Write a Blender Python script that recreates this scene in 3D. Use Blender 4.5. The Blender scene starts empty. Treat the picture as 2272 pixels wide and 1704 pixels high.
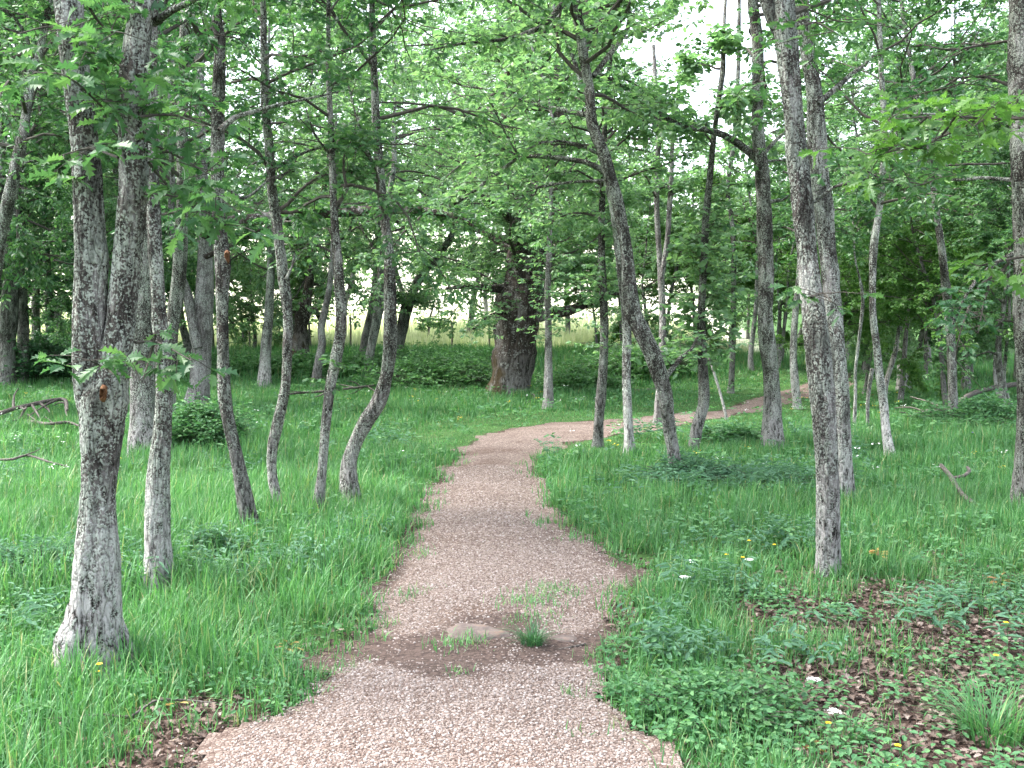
import bpy, math
import numpy as np

# ------------------------------------------------------------------ camera, sky, sun, exposure
S = bpy.context.scene
LENS = 36.0
F = 2272 * LENS / 36.0
CAM = np.array([0.0, 0.0, 1.6])
ALPHA = math.atan((852 - 709) / F)
CA, SA = math.cos(ALPHA), math.sin(ALPHA)
cd = bpy.data.cameras.new('camera')
cam = bpy.data.objects.new('camera', cd)
S.collection.objects.link(cam)
cd.sensor_width = 36.0
cd.lens = LENS
cd.clip_start = 0.05
cd.clip_end = 2000
cam.location = CAM
cam.rotation_euler = (math.radians(90) - ALPHA, 0, 0)
S.camera = cam

SUN_EL, SUN_AZ = math.radians(58), math.radians(-80)     # azimuth from +Y towards +X
W = bpy.data.worlds.new('World')
S.world = W
W.use_nodes = True
wn, wl = W.node_tree.nodes, W.node_tree.links
wn.clear()
sky = wn.new('ShaderNodeTexSky')
sky.sky_type = 'NISHITA'
sky.sun_disc = False
sky.sun_elevation = SUN_EL
sky.sun_rotation = SUN_AZ
sky.air_density = 1.0
sky.dust_density = 3.0
hs = wn.new('ShaderNodeHueSaturation')
hs.inputs['Saturation'].default_value = 0.45
bgn = wn.new('ShaderNodeBackground')
bgn.inputs['Strength'].default_value = 0.15
wo = wn.new('ShaderNodeOutputWorld')
wl.new(sky.outputs[0], hs.inputs['Color'])
wl.new(hs.outputs[0], bgn.inputs['Color'])
wl.new(bgn.outputs[0], wo.inputs['Surface'])

sd_ = bpy.data.lights.new('sun', 'SUN')
sun = bpy.data.objects.new('sun', sd_)
S.collection.objects.link(sun)
sd_.energy = 1.5
sd_.angle = math.radians(25)
sd_.color = (1.0, 0.96, 0.9)
sun.rotation_euler = (math.radians(90) - SUN_EL, 0, math.pi - SUN_AZ)

S.view_settings.view_transform = 'Standard'
S.view_settings.look = 'None'
S.view_settings.exposure = 2.85
S.view_settings.gamma = 1.0
S.render.engine = 'CYCLES'
S.cycles.max_bounces = 8
S.cycles.diffuse_bounces = 4
S.cycles.glossy_bounces = 2
S.cycles.transmission_bounces = 5
S.cycles.transparent_max_bounces = 4
S.cycles.sample_clamp_indirect = 6.0
S.cycles.use_adaptive_sampling = True
S.cycles.adaptive_threshold = 0.02
S.cycles.use_denoising = True
S.cycles.caustics_reflective = False
S.cycles.caustics_refractive = False

RNG = np.random.default_rng(7)
UPV = np.array([0.0, 0.0, 1.0])

# ------------------------------------------------------------------ maths helpers
def sstep(a, b, x):
    t = np.clip((x - a) / (b - a), 0, 1)
    return t * t * (3 - 2 * t)

def _hash(ix, iy, seed):
    h = (ix.astype(np.int64) * 374761393 + iy.astype(np.int64) * 668265263 + seed * 974711) & 0x7fffffff
    h = ((h ^ (h >> 13)) * 1274126177) & 0x7fffffff
    return ((h ^ (h >> 16)) & 0xffff) / 65535.0

def vnoise(x, y, scale=1.0, seed=0):
    x = np.asarray(x, float) / scale
    y = np.asarray(y, float) / scale
    ix, iy = np.floor(x), np.floor(y)
    fx, fy = x - ix, y - iy
    fx, fy = fx * fx * (3 - 2 * fx), fy * fy * (3 - 2 * fy)
    a, b = _hash(ix, iy, seed), _hash(ix + 1, iy, seed)
    c, d = _hash(ix, iy + 1, seed), _hash(ix + 1, iy + 1, seed)
    return (a * (1 - fx) + b * fx) * (1 - fy) + (c * (1 - fx) + d * fx) * fy

def gz(x, y):
    x = np.asarray(x, float)
    y = np.asarray(y, float)
    z = 0.05 * (vnoise(x, y, 2.3, 3) - 0.5) + 0.10 * (vnoise(x, y, 6.0, 4) - 0.5) * sstep(5, 10, y)
    z = z + 0.6 * sstep(21.5, 29, y) * (1 - 0.7 * sstep(4, 10, x))
    q = np.maximum(0, y - 33)
    z = z + 0.085 * q * q / (q + 6)
    z = z + 0.05 * np.maximum(0, np.abs(x) - 16)
    return z

def ray(px, py):
    u, v = (px - 1136) / F, -(py - 852) / F
    return np.array([u, CA + v * SA, -SA + v * CA])

def at(px, py, Y):
    r = ray(px, py)
    return CAM + r * (Y / r[1])

def gnd(px, py):
    r = ray(px, py)
    t = 1.0
    while t < 200:
        p = CAM + r * t
        if p[2] <= gz(p[0], p[1]):
            break
        t *= 1.01
    lo, hi = t / 1.01, t
    for _ in range(30):
        m = 0.5 * (lo + hi)
        p = CAM + r * m
        if p[2] <= gz(p[0], p[1]):
            hi = m
        else:
            lo = m
    return CAM + r * hi

def norm(a):
    return a / np.maximum(np.linalg.norm(a, axis=-1, keepdims=True), 1e-9)

def catmull(P, step):
    P = np.asarray(P, float)
    Q = np.vstack([2 * P[0] - P[1], P, 2 * P[-1] - P[-2]])
    out = []
    for i in range(1, len(Q) - 2):
        p0, p1, p2, p3 = Q[i - 1], Q[i], Q[i + 1], Q[i + 2]
        n = max(1, int(np.linalg.norm((p2 - p1)[:3]) / step))
        for k in range(n):
            t = k / n
            out.append(0.5 * (2 * p1 + (p2 - p0) * t + (2 * p0 - 5 * p1 + 4 * p2 - p3) * t * t + (3 * p1 - p0 - 3 * p2 + p3) * t ** 3))
    out.append(Q[-2])
    return np.array(out)

# ------------------------------------------------------------------ mesh helpers
class MB:
    def __init__(self):
        self.v, self.f, self.n = [], [], 0
    def add(self, verts, faces, mat=0):
        verts = np.asarray(verts, float).reshape(-1, 3)
        faces = np.asarray(faces, np.int64)
        self.v.append(verts)
        self.f.append((faces + self.n, mat))
        self.n += len(verts)
    def build(self, name, mats, parent=None, smooth=False, loc=None):
        me = bpy.data.meshes.new(name)
        V = np.vstack(self.v)
        me.vertices.add(len(V))
        me.vertices.foreach_set('co', V.astype(np.float32).ravel())
        loops, starts, mi, pos = [], [], [], 0
        for f, m in self.f:
            k = f.shape[1]
            loops.append(f.ravel())
            starts.append(pos + np.arange(len(f)) * k)
            mi.append(np.full(len(f), m, np.int32))
            pos += f.size
        loops = np.concatenate(loops).astype(np.int32)
        starts = np.concatenate(starts).astype(np.int32)
        me.loops.add(len(loops))
        me.loops.foreach_set('vertex_index', loops)
        me.polygons.add(len(starts))
        me.polygons.foreach_set('loop_start', starts)
        mi = np.concatenate(mi)
        me.polygons.foreach_set('material_index', mi)
        me.polygons.foreach_set('use_smooth', np.full(len(starts), smooth, bool))
        for m in (mats if isinstance(mats, (list, tuple)) else [mats]):
            me.materials.append(m)
        me.update(calc_edges=True)
        o = bpy.data.objects.new(name, me)
        S.collection.objects.link(o)
        if parent is not None:
            o.parent = parent
        if loc is not None:
            o.location = loc
        return o

def tag(o, label=None, cat=None, group=None, kind=None):
    if label: o['label'] = label
    if cat: o['category'] = cat
    if group: o['group'] = group
    if kind: o['kind'] = kind
    return o

def empty(name, loc):
    o = bpy.data.objects.new(name, None)
    o.empty_display_size = 0.2
    S.collection.objects.link(o)
    o.location = loc
    return o

def tubes(mb, P, R, n=6, mat=0):
    """P (K,M,3) centre lines, R (K,M) radii."""
    P = np.asarray(P, float)
    R = np.asarray(R, float)
    if P.ndim == 2:
        P, R = P[None], R[None]
    K, M, _ = P.shape
    T = norm(np.gradient(P, axis=1))
    mean = np.abs(norm(P[:, -1] - P[:, 0])[:, 2])
    ref = np.where((mean < 0.75)[:, None], np.array([[0.03, 0.02, 1.0]]), np.array([[1.0, 0.05, 0.02]]))
    U = norm(np.cross(T, ref[:, None, :]))
    Vv = np.cross(T, U)
    th = np.arange(n) * 2 * math.pi / n
    ring = U[:, :, None, :] * np.cos(th)[None, None, :, None] + Vv[:, :, None, :] * np.sin(th)[None, None, :, None]
    V = P[:, :, None, :] + ring * R[:, :, None, None]
    idx = np.arange(K * M * n).reshape(K, M, n)
    a, b = idx[:, :-1, :], idx[:, 1:, :]
    q = np.stack([a, np.roll(a, -1, 2), np.roll(b, -1, 2), b], -1).reshape(-1, 4)
    mb.add(V.reshape(-1, 3), q, mat)

def trunk_tube(mb, P, R, rng, n=20, lump=0.07, flare=0.35, z0=0.0, mat=0, cap=True):
    """one bark tube with lumps, flutes and root flare."""
    P = np.asarray(P, float)
    M = len(P)
    T = norm(np.gradient(P, axis=0))
    mean = abs(norm(P[-1] - P[0])[2])
    ref = np.array([0.03, 0.02, 1.0]) if mean < 0.7 else np.array([1.0, 0.05, 0.02])
    U = norm(np.cross(T, ref[None]))
    Vv = np.cross(T, U)
    th = np.arange(n) * 2 * math.pi / n
    s = np.concatenate([[0], np.cumsum(np.linalg.norm(np.diff(P, axis=0), axis=1))])
    ph = rng.uniform(0, 6.28, 6)
    TH, SS = np.meshgrid(th, s)
    sd = int(rng.integers(1000))
    k = 1 + lump * (np.sin(2 * TH + ph[0] + 1.1 * SS) * 0.5 + np.sin(3 * TH + ph[1] - 1.7 * SS) * 0.45)
    a1 = vnoise(np.cos(TH) * 1.3 + 40, SS * 1.0 + np.sin(TH) * 1.3, 0.33, sd) - 0.5
    a2 = vnoise(np.cos(TH) * 3 + 40, SS * 3.0 + np.sin(TH) * 3, 0.33, sd + 5) - 0.5
    k = k + lump * (1.6 * a1 + 1.0 * a2)
    if n >= 16:
        a3 = vnoise(np.cos(TH) * 7 + 40, SS * 2.2 + np.sin(TH) * 7, 0.33, sd + 9) - 0.5
        a4 = vnoise(np.cos(TH) * 4 + 70, SS * 9.0 + np.sin(TH) * 4, 0.33, sd + 13) - 0.5
        k = k + 0.10 * a3 + 0.08 * a4
        for _ in range(int(SS[-1, 0] * 1.6)):
            t0, h0 = rng.uniform(0, 6.28), rng.uniform(0.3, SS[-1, 0])
            dd = (np.angle(np.exp(1j * (TH - t0))) / 0.5) ** 2 + ((SS - h0) / (R[0] * rng.uniform(0.5, 1.0) + 0.01)) ** 2
            k = k + rng.uniform(0.08, 0.28) * np.exp(-dd)
    if flare:
        r0 = R[0]
        k = k + flare * np.exp(-np.maximum(0, SS - 0.2) / (2.0 * r0 + 0.04)) * (1 + 0.5 * np.sin(4 * TH + ph[2]) + 0.3 * np.sin(3 * TH + ph[3]))
    RR = np.asarray(R)[:, None] * k
    ring = U[:, None, :] * np.cos(th)[None, :, None] + Vv[:, None, :] * np.sin(th)[None, :, None]
    V = P[:, None, :] + ring * RR[:, :, None]
    idx = np.arange(M * n).reshape(M, n)
    a, b = idx[:-1], idx[1:]
    q = np.stack([a, np.roll(a, -1, 1), np.roll(b, -1, 1), b], -1).reshape(-1, 4)
    mb.add(V.reshape(-1, 3), q, mat)
    if cap:
        c = mb.n
        top = V[-1]
        mb.add(np.vstack([top, top.mean(0) + T[-1] * R[-1] * 0.3]), [[i, (i + 1) % n, n] for i in range(n)], mat)

# ------------------------------------------------------------------ leaf templates: (verts in along/across/up, list of faces by size)
def lobed_leaf():
    mid = [0.0, 0.22, 0.42, 0.62, 0.82, 1.0]
    tipw = [0.17, 0.27, 0.31, 0.22]
    sinw = [0.03, 0.08, 0.10, 0.10, 0.07]
    V, quads, tris = [], [], []
    for i, m in enumerate(mid):
        V.append((m, 0, -0.03 + 0.10 * m * (1 - m) * 2 - 0.1 * m * m))
    for sgn in (1, -1):
        Sx, Tx = [], []
        for i in range(5):
            V.append((mid[i] + 0.03, sgn * sinw[i], V[i][2] + 0.03 + 0.1 * sinw[i])); Sx.append(len(V) - 1)
        for i in range(4):
            V.append((mid[i] + 0.20, sgn * tipw[i], V[i][2] + 0.04 + 0.1 * tipw[i])); Tx.append(len(V) - 1)
        for i in range(4):
            qd = [i, Sx[i], Tx[i], i + 1]
            td = [i + 1, Tx[i], Sx[i + 1]]
            quads.append(qd if sgn < 0 else qd[::-1])
            tris.append(td if sgn < 0 else td[::-1])
        td = [4, Sx[4], 5]
        tris.append(td if sgn < 0 else td[::-1])
    return np.array(V), [np.array(quads), np.array(tris)]

def mid_leaf(w=0.27):
    V = np.array([(0, 0, 0), (0.42, w, 0.06), (0.85, w * 0.75, 0.0), (1.0, 0, -0.1), (0.85, -w * 0.75, 0.0), (0.42, -w, 0.06)])
    return V, [np.array([[0, 3, 2, 1], [0, 5, 4, 3]])]

LOBED, MID, SLIM = lobed_leaf(), mid_leaf(), mid_leaf(0.16)

def leaves(mb, P, D, Nn, size, tpl, mat=0):
    """P base (N,3), D direction (N,3), Nn rough normal (N,3), size (N,)"""
    T, F_ = tpl
    D = norm(D)
    Sd = norm(np.cross(Nn, D))
    Nn = np.cross(D, Sd)
    V = P[:, None, :] + size[:, None, None] * (T[None, :, 0:1] * D[:, None, :] + T[None, :, 1:2] * Sd[:, None, :] + T[None, :, 2:3] * Nn[:, None, :])
    nv = len(T)
    off = (np.arange(len(P)) * nv)[:, None, None]
    base = mb.n
    mb.v.append(V.reshape(-1, 3)); mb.n += V.shape[0] * nv
    for f in F_:
        mb.f.append(((f[None] + off).reshape(-1, f.shape[1]) + base, mat))

def rosettes(mb, C, A, rng, k, size, tpl, mat=0, flat=0.6, droop=0.25):
    """k leaves around each centre C (N,3) with shoot axis A (N,3)"""
    N = len(C)
    if not N:
        return
    az = rng.uniform(0, 6.28, (N, 1)) + np.arange(k)[None] * 6.28 / k + rng.uniform(-0.5, 0.5, (N, k))
    H = np.stack([np.cos(az), np.sin(az), np.zeros_like(az)], -1)
    D = H + A[:, None, :] * 0.75
    D[..., 2] = D[..., 2] * 0.6 - droop + rng.normal(0, 0.22, (N, k))
    D = norm(D)
    Nn = norm(UPV[None, None] + rng.normal(0, flat, (N, k, 3)))
    P = C[:, None, :] + D * rng.uniform(0.005, 0.03, (N, k, 1)) + A[:, None, :] * rng.uniform(-0.05, 0.02, (N, k, 1))
    sz = size * rng.uniform(0.65, 1.2, (N, k))
    leaves(mb, P.reshape(-1, 3), D.reshape(-1, 3), Nn.reshape(-1, 3), sz.ravel(), tpl, mat)

# ------------------------------------------------------------------ materials
def new_mat(name):
    m = bpy.data.materials.new(name)
    m.use_nodes = True
    nt = m.node_tree
    nt.nodes.clear()
    out = nt.nodes.new('ShaderNodeOutputMaterial')
    return m, nt, out

def nd(nt, typ, **kw):
    n = nt.nodes.new(typ)
    for k, v in kw.items():
        if k.startswith('i_'):
            key = k[2:].replace('_', ' ')
            n.inputs[key].default_value = v
        else:
            setattr(n, k, v)
    return n

def ramp(nt, fac, stops, interp='LINEAR'):
    r = nt.nodes.new('ShaderNodeValToRGB')
    r.color_ramp.interpolation = interp
    e = r.color_ramp.elements
    while len(e) < len(stops):
        e.new(0.5)
    for i, (p, c) in enumerate(stops):
        e[i].position = p
        e[i].color = (*c, 1) if len(c) == 3 else c
    nt.links.new(fac, r.inputs['Fac'])
    return r.outputs['Color']

def mixc(nt, fac, a, b, mode='MIX'):
    m = nt.nodes.new('ShaderNodeMix')
    m.data_type = 'RGBA'
    m.blend_type = mode
    m.clamp_factor = True
    for sock, val in ((m.inputs[0], fac), (m.inputs[6], a), (m.inputs[7], b)):
        if hasattr(val, 'is_linked'):
            nt.links.new(val, sock)
        elif isinstance(val, (int, float)):
            sock.default_value = val
        else:
            sock.default_value = (*val, 1)
    return m.outputs[2]

def mathn(nt, op, a, b=0.0, clamp=False):
    m = nt.nodes.new('ShaderNodeMath')
    m.operation = op
    m.use_clamp = clamp
    for i, v in enumerate((a, b)):
        if hasattr(v, 'is_linked'):
            nt.links.new(v, m.inputs[i])
        else:
            m.inputs[i].default_value = v
    return m.outputs[0]

def leaf_mat(name, stops, trans=0.4, tcol=(1.3, 1.45, 0.85), rough=0.42, spec=0.5, nscale=0.8, namp=0.35):
    m, nt, out = new_mat(name)
    g = nd(nt, 'ShaderNodeNewGeometry')
    col = ramp(nt, g.outputs['Random Per Island'], stops)
    tc = nd(nt, 'ShaderNodeTexCoord')
    nz = nd(nt, 'ShaderNodeTexNoise', i_Scale=nscale, i_Detail=2.0)
    nt.links.new(g.outputs['Position'], nz.inputs['Vector'])
    k = mathn(nt, 'MULTIPLY_ADD', nz.outputs['Fac'], namp * 2)
    nt.nodes[-1].inputs[2].default_value = 1 - namp
    mul = nd(nt, 'ShaderNodeVectorMath', operation='SCALE')
    nt.links.new(col, mul.inputs[0]); nt.links.new(k, mul.inputs['Scale'])
    b = nd(nt, 'ShaderNodeBsdfPrincipled', i_Roughness=rough)
    b.inputs['Specular IOR Level'].default_value = spec
    nt.links.new(mul.outputs[0], b.inputs['Base Color'])
    t = nd(nt, 'ShaderNodeBsdfTranslucent')
    tm = mixc(nt, 1.0, mul.outputs[0], tcol, 'MULTIPLY')
    nt.links.new(tm, t.inputs['Color'])
    mx = nd(nt, 'ShaderNodeMixShader', i_Fac=trans)
    nt.links.new(b.outputs[0], mx.inputs[1]); nt.links.new(t.outputs[0], mx.inputs[2])
    nt.links.new(mx.outputs[0], out.inputs['Surface'])
    return m

def bark_mat(name, dark, mid, lich, pale, lichen=0.5, sc=1.0, base_pale=0.0, moss=None, bump=1.0):
    m, nt, out = new_mat(name)
    tc = nd(nt, 'ShaderNodeTexCoord')
    mp = nd(nt, 'ShaderNodeMapping')
    mp.inputs['Scale'].default_value = (1, 1, 0.28)
    nt.links.new(tc.outputs['Object'], mp.inputs['Vector'])
    n1 = nd(nt, 'ShaderNodeTexNoise', i_Scale=34.0 * sc, i_Detail=6.0, i_Roughness=0.7)
    nt.links.new(mp.outputs[0], n1.inputs['Vector'])
    v1 = nd(nt, 'ShaderNodeTexVoronoi', feature='DISTANCE_TO_EDGE', i_Scale=30.0 * sc)
    wn_ = nd(nt, 'ShaderNodeTexNoise', i_Scale=14.0 * sc, i_Detail=3.0)
    nt.links.new(mp.outputs[0], wn_.inputs['Vector'])
    wv = mixc(nt, 0.06, mp.outputs[0], wn_.outputs['Color'], 'ADD')
    nt.links.new(wv, v1.inputs['Vector'])
    n2 = nd(nt, 'ShaderNodeTexNoise', i_Scale=46.0 * sc, i_Detail=6.0, i_Roughness=0.75)
    nt.links.new(tc.outputs['Object'], n2.inputs['Vector'])
    n3 = nd(nt, 'ShaderNodeTexNoise', i_Scale=4.5, i_Detail=3.0)
    nt.links.new(tc.outputs['Object'], n3.inputs['Vector'])
    n4 = nd(nt, 'ShaderNodeTexNoise', i_Scale=95.0 * sc, i_Detail=3.0)
    nt.links.new(tc.outputs['Object'], n4.inputs['Vector'])
    base = ramp(nt, n1.outputs['Fac'], [(0.36, dark), (0.52, mid), (0.70, tuple(c * 1.7 for c in mid))])
    # lichen flakes: fine speckle gated by broad patches
    g1 = mathn(nt, 'ADD', n2.outputs['Fac'], mathn(nt, 'MULTIPLY', mathn(nt, 'SUBTRACT', n3.outputs['Fac'], 0.5), 0.55))
    g1 = mathn(nt, 'ADD', g1, mathn(nt, 'MULTIPLY', mathn(nt, 'SUBTRACT', n4.outputs['Fac'], 0.5), 0.7))
    lo = 0.62 - 0.16 * lichen
    fl = ramp(nt, g1, [(lo, (0, 0, 0)), (lo + 0.035, (1, 1, 1))])
    lcol = ramp(nt, n4.outputs['Fac'], [(0.35, tuple(c * 0.75 for c in lich)), (0.65, tuple(min(1, c * 1.25) for c in lich))])
    col = mixc(nt, fl, base, lcol)
    # crevices
    cr = ramp(nt, v1.outputs['Distance'], [(0.0, (1, 1, 1)), (0.06, (0, 0, 0))])
    col = mixc(nt, mathn(nt, 'MULTIPLY', cr, 0.6), col, dark)
    n5 = nd(nt, 'ShaderNodeTexNoise', i_Scale=9.0 * sc, i_Detail=5.0, i_Roughness=0.7)
    nt.links.new(mp.outputs[0], n5.inputs['Vector'])
    col = mixc(nt, ramp(nt, n5.outputs['Fac'], [(0.50, (0, 0, 0)), (0.62, (0.75, 0.75, 0.75))]), col, tuple(c * 1.3 for c in dark))
    col = mixc(nt, ramp(nt, n5.outputs['Fac'], [(0.36, (0.35, 0.35, 0.35)), (0.46, (0, 0, 0))]), col, tuple(min(1, c * 1.25) for c in pale))
    sep = nd(nt, 'ShaderNodeSeparateXYZ')
    nt.links.new(tc.outputs['Object'], sep.inputs[0])
    if base_pale:
        h = mathn(nt, 'ADD', sep.outputs['Z'], mathn(nt, 'MULTIPLY', mathn(nt, 'SUBTRACT', n3.outputs['Fac'], 0.5), 1.6))
        hz = ramp(nt, h, [(0.25, (1, 1, 1)), (0.95, (0, 0, 0))])
        pf = ramp(nt, n1.outputs['Fac'], [(0.42, (0, 0, 0)), (0.56, (1, 1, 1))])
        col = mixc(nt, mathn(nt, 'MULTIPLY', mathn(nt, 'MULTIPLY', hz, pf), base_pale), col, pale)
    if moss:
        h = mathn(nt, 'ADD', sep.outputs['Z'], mathn(nt, 'MULTIPLY', mathn(nt, 'SUBTRACT', n3.outputs['Fac'], 0.5), 3.0))
        h = mathn(nt, 'ADD', h, mathn(nt, 'MULTIPLY', sep.outputs['X'], 1.6))
        mz = ramp(nt, h, [(0.0, (1, 1, 1)), (0.5, (0, 0, 0))])
        col = mixc(nt, mathn(nt, 'MULTIPLY', mz, 0.85), col, moss)
    oi = nd(nt, 'ShaderNodeObjectInfo')
    hsn = nd(nt, 'ShaderNodeHueSaturation')
    nt.links.new(mathn(nt, 'MULTIPLY_ADD', oi.outputs['Random'], 0.45), hsn.inputs['Value'])
    nt.nodes[-1].inputs[2].default_value = 0.78
    nt.links.new(col, hsn.inputs['Color'])
    b = nd(nt, 'ShaderNodeBsdfPrincipled', i_Roughness=0.9)
    b.inputs['Specular IOR Level'].default_value = 0.15
    nt.links.new(hsn.outputs[0], b.inputs['Base Color'])
    hgt = mathn(nt, 'ADD', mathn(nt, 'MULTIPLY', n1.outputs['Fac'], 1.0), mathn(nt, 'MULTIPLY', mathn(nt, 'MINIMUM', v1.outputs['Distance'], 0.15), 3.0))
    hgt = mathn(nt, 'ADD', hgt, mathn(nt, 'MULTIPLY', g1, 0.5))
    bp = nd(nt, 'ShaderNodeBump', i_Strength=bump, i_Distance=0.02)
    nt.links.new(hgt, bp.inputs['Height'])
    nt.links.new(bp.outputs[0], b.inputs['Normal'])
    nt.links.new(b.outputs[0], out.inputs['Surface'])
    return m

def plain_mat(name, stops, rough=0.85, spec=0.2, scale=20.0, bump=0.0, island=False):
    m, nt, out = new_mat(name)
    if island:
        g = nd(nt, 'ShaderNodeNewGeometry')
        col = ramp(nt, g.outputs['Random Per Island'], stops)
    else:
        tc = nd(nt, 'ShaderNodeTexCoord')
        nz = nd(nt, 'ShaderNodeTexNoise', i_Scale=scale, i_Detail=5.0, i_Roughness=0.65)
        nt.links.new(tc.outputs['Object'], nz.inputs['Vector'])
        col = ramp(nt, nz.outputs['Fac'], stops)
    b = nd(nt, 'ShaderNodeBsdfPrincipled', i_Roughness=rough)
    b.inputs['Specular IOR Level'].default_value = spec
    nt.links.new(col, b.inputs['Base Color'])
    if bump and not island:
        bp = nd(nt, 'ShaderNodeBump', i_Strength=bump, i_Distance=0.02)
        nt.links.new(nz.outputs['Fac'], bp.inputs['Height'])
        nt.links.new(bp.outputs[0], b.inputs['Normal'])
    nt.links.new(b.outputs[0], out.inputs['Surface'])
    return m

M = {}
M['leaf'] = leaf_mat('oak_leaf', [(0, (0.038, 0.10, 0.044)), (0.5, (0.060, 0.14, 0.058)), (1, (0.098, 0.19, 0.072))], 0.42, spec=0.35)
M['leaf_far'] = leaf_mat('oak_leaf_painted_lit', [(0, (0.092, 0.182, 0.098)), (0.5, (0.130, 0.24, 0.124)), (1, (0.19, 0.30, 0.150))], 0.5, namp=0.3, nscale=0.5)  # paler copy of the oak leaf: light on far foliage painted into its colour
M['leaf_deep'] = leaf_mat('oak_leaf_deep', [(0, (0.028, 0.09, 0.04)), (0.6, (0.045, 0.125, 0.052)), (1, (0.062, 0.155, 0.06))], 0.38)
M['leaf_young'] = leaf_mat('oak_leaf_young', [(0, (0.06, 0.15, 0.04)), (1, (0.11, 0.22, 0.05))], 0.45)
M['twig'] = plain_mat('twig_bark', [(0.3, (0.03, 0.026, 0.021)), (0.7, (0.08, 0.074, 0.062))], scale=30)
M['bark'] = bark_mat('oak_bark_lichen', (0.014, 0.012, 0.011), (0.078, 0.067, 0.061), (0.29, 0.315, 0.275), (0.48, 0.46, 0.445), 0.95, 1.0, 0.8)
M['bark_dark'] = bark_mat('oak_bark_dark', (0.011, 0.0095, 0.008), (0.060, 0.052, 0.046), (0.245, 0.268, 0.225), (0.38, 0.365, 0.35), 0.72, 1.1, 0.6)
M['bark_pale'] = bark_mat('oak_bark_pale', (0.035, 0.031, 0.029), (0.12, 0.11, 0.105), (0.22, 0.228, 0.207), (0.29, 0.28, 0.268), 0.7, 0.8, 0.5)
M['bark_old'] = bark_mat('old_oak_bark', (0.016, 0.013, 0.011), (0.055, 0.042, 0.036), (0.20, 0.195, 0.18), (0.27, 0.25, 0.24), 0.30, 0.35, 0.75, moss=(0.05, 0.034, 0.012), bump=1.0)
M['grass'] = leaf_mat('meadow_grass', [(0, (0.043, 0.135, 0.048)), (0.5, (0.070, 0.196, 0.066)), (0.91, (0.122, 0.268, 0.096)), (1, (0.26, 0.26, 0.13))], 0.35, nscale=1.4, namp=0.5, rough=0.45, spec=0.35)
M['grass_field'] = leaf_mat('field_grass', [(0, (0.34, 0.42, 0.23)), (1, (0.62, 0.60, 0.46))], 0.3)
M['forb'] = leaf_mat('ground_leaf', spec=0.25, rough=0.55, stops=[(0, (0.05, 0.14, 0.06)), (0.6, (0.075, 0.185, 0.075)), (1, (0.12, 0.24, 0.10))], trans=0.35, nscale=1.5)
M['bramble'] = leaf_mat('bramble_leaf', [(0, (0.06, 0.155, 0.058)), (0.6, (0.095, 0.22, 0.08)), (1, (0.15, 0.29, 0.11))], 0.4)
M['forb_blue'] = leaf_mat('bluish_leaf', [(0, (0.06, 0.145, 0.085)), (1, (0.11, 0.215, 0.135))], 0.3, rough=0.6, spec=0.15)
M['litter'] = plain_mat('dead_leaf', [(0, (0.032, 0.022, 0.017)), (0.4, (0.08, 0.056, 0.045)), (0.8, (0.15, 0.112, 0.093)), (1, (0.23, 0.19, 0.165))], 0.8, 0.15, island=True)
M['pebble'] = plain_mat('pebble_stone', [(0, (0.092, 0.066, 0.054)), (0.25, (0.155, 0.12, 0.102)), (0.55, (0.21, 0.173, 0.153)), (0.88, (0.265, 0.228, 0.208)), (1, (0.345, 0.315, 0.297))], 0.85, 0.15, island=True)
M['deadwood'] = plain_mat('dead_wood', [(0.35, (0.03, 0.025, 0.021)), (0.65, (0.15, 0.135, 0.12))], scale=45, bump=0.4)
M['orange_wood'] = plain_mat('torn_wood', [(0.35, (0.035, 0.014, 0.007)), (0.5, (0.10, 0.045, 0.02)), (0.68, (0.19, 0.10, 0.05))], scale=55, bump=0.4)
M['rock'] = plain_mat('path_rock', [(0.3, (0.07, 0.055, 0.048)), (0.55, (0.125, 0.10, 0.09)), (0.75, (0.17, 0.115, 0.085))], scale=14, bump=1.0)
M['yellow'] = plain_mat('yellow_petal', [(0, (0.75, 0.48, 0.02)), (1, (0.85, 0.62, 0.04))], 0.5, island=True)
M['white'] = plain_mat('white_petal', [(0, (0.70, 0.72, 0.70)), (1, (0.85, 0.85, 0.85))], 0.6, island=True)
M['violet'] = plain_mat('violet_petal', [(0, (0.16, 0.10, 0.42)), (1, (0.26, 0.16, 0.55))], 0.6, island=True)
M['leaf_yellow'] = leaf_mat('yellowing_leaf', [(0, (0.20, 0.22, 0.05)), (0.5, (0.30, 0.22, 0.06)), (1, (0.26, 0.14, 0.05))], 0.35, tcol=(1.3, 1.2, 0.7))
M['post'] = plain_mat('weathered_post', [(0.3, (0.10, 0.085, 0.07)), (0.7, (0.25, 0.22, 0.19))], scale=12, bump=0.3)

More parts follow.
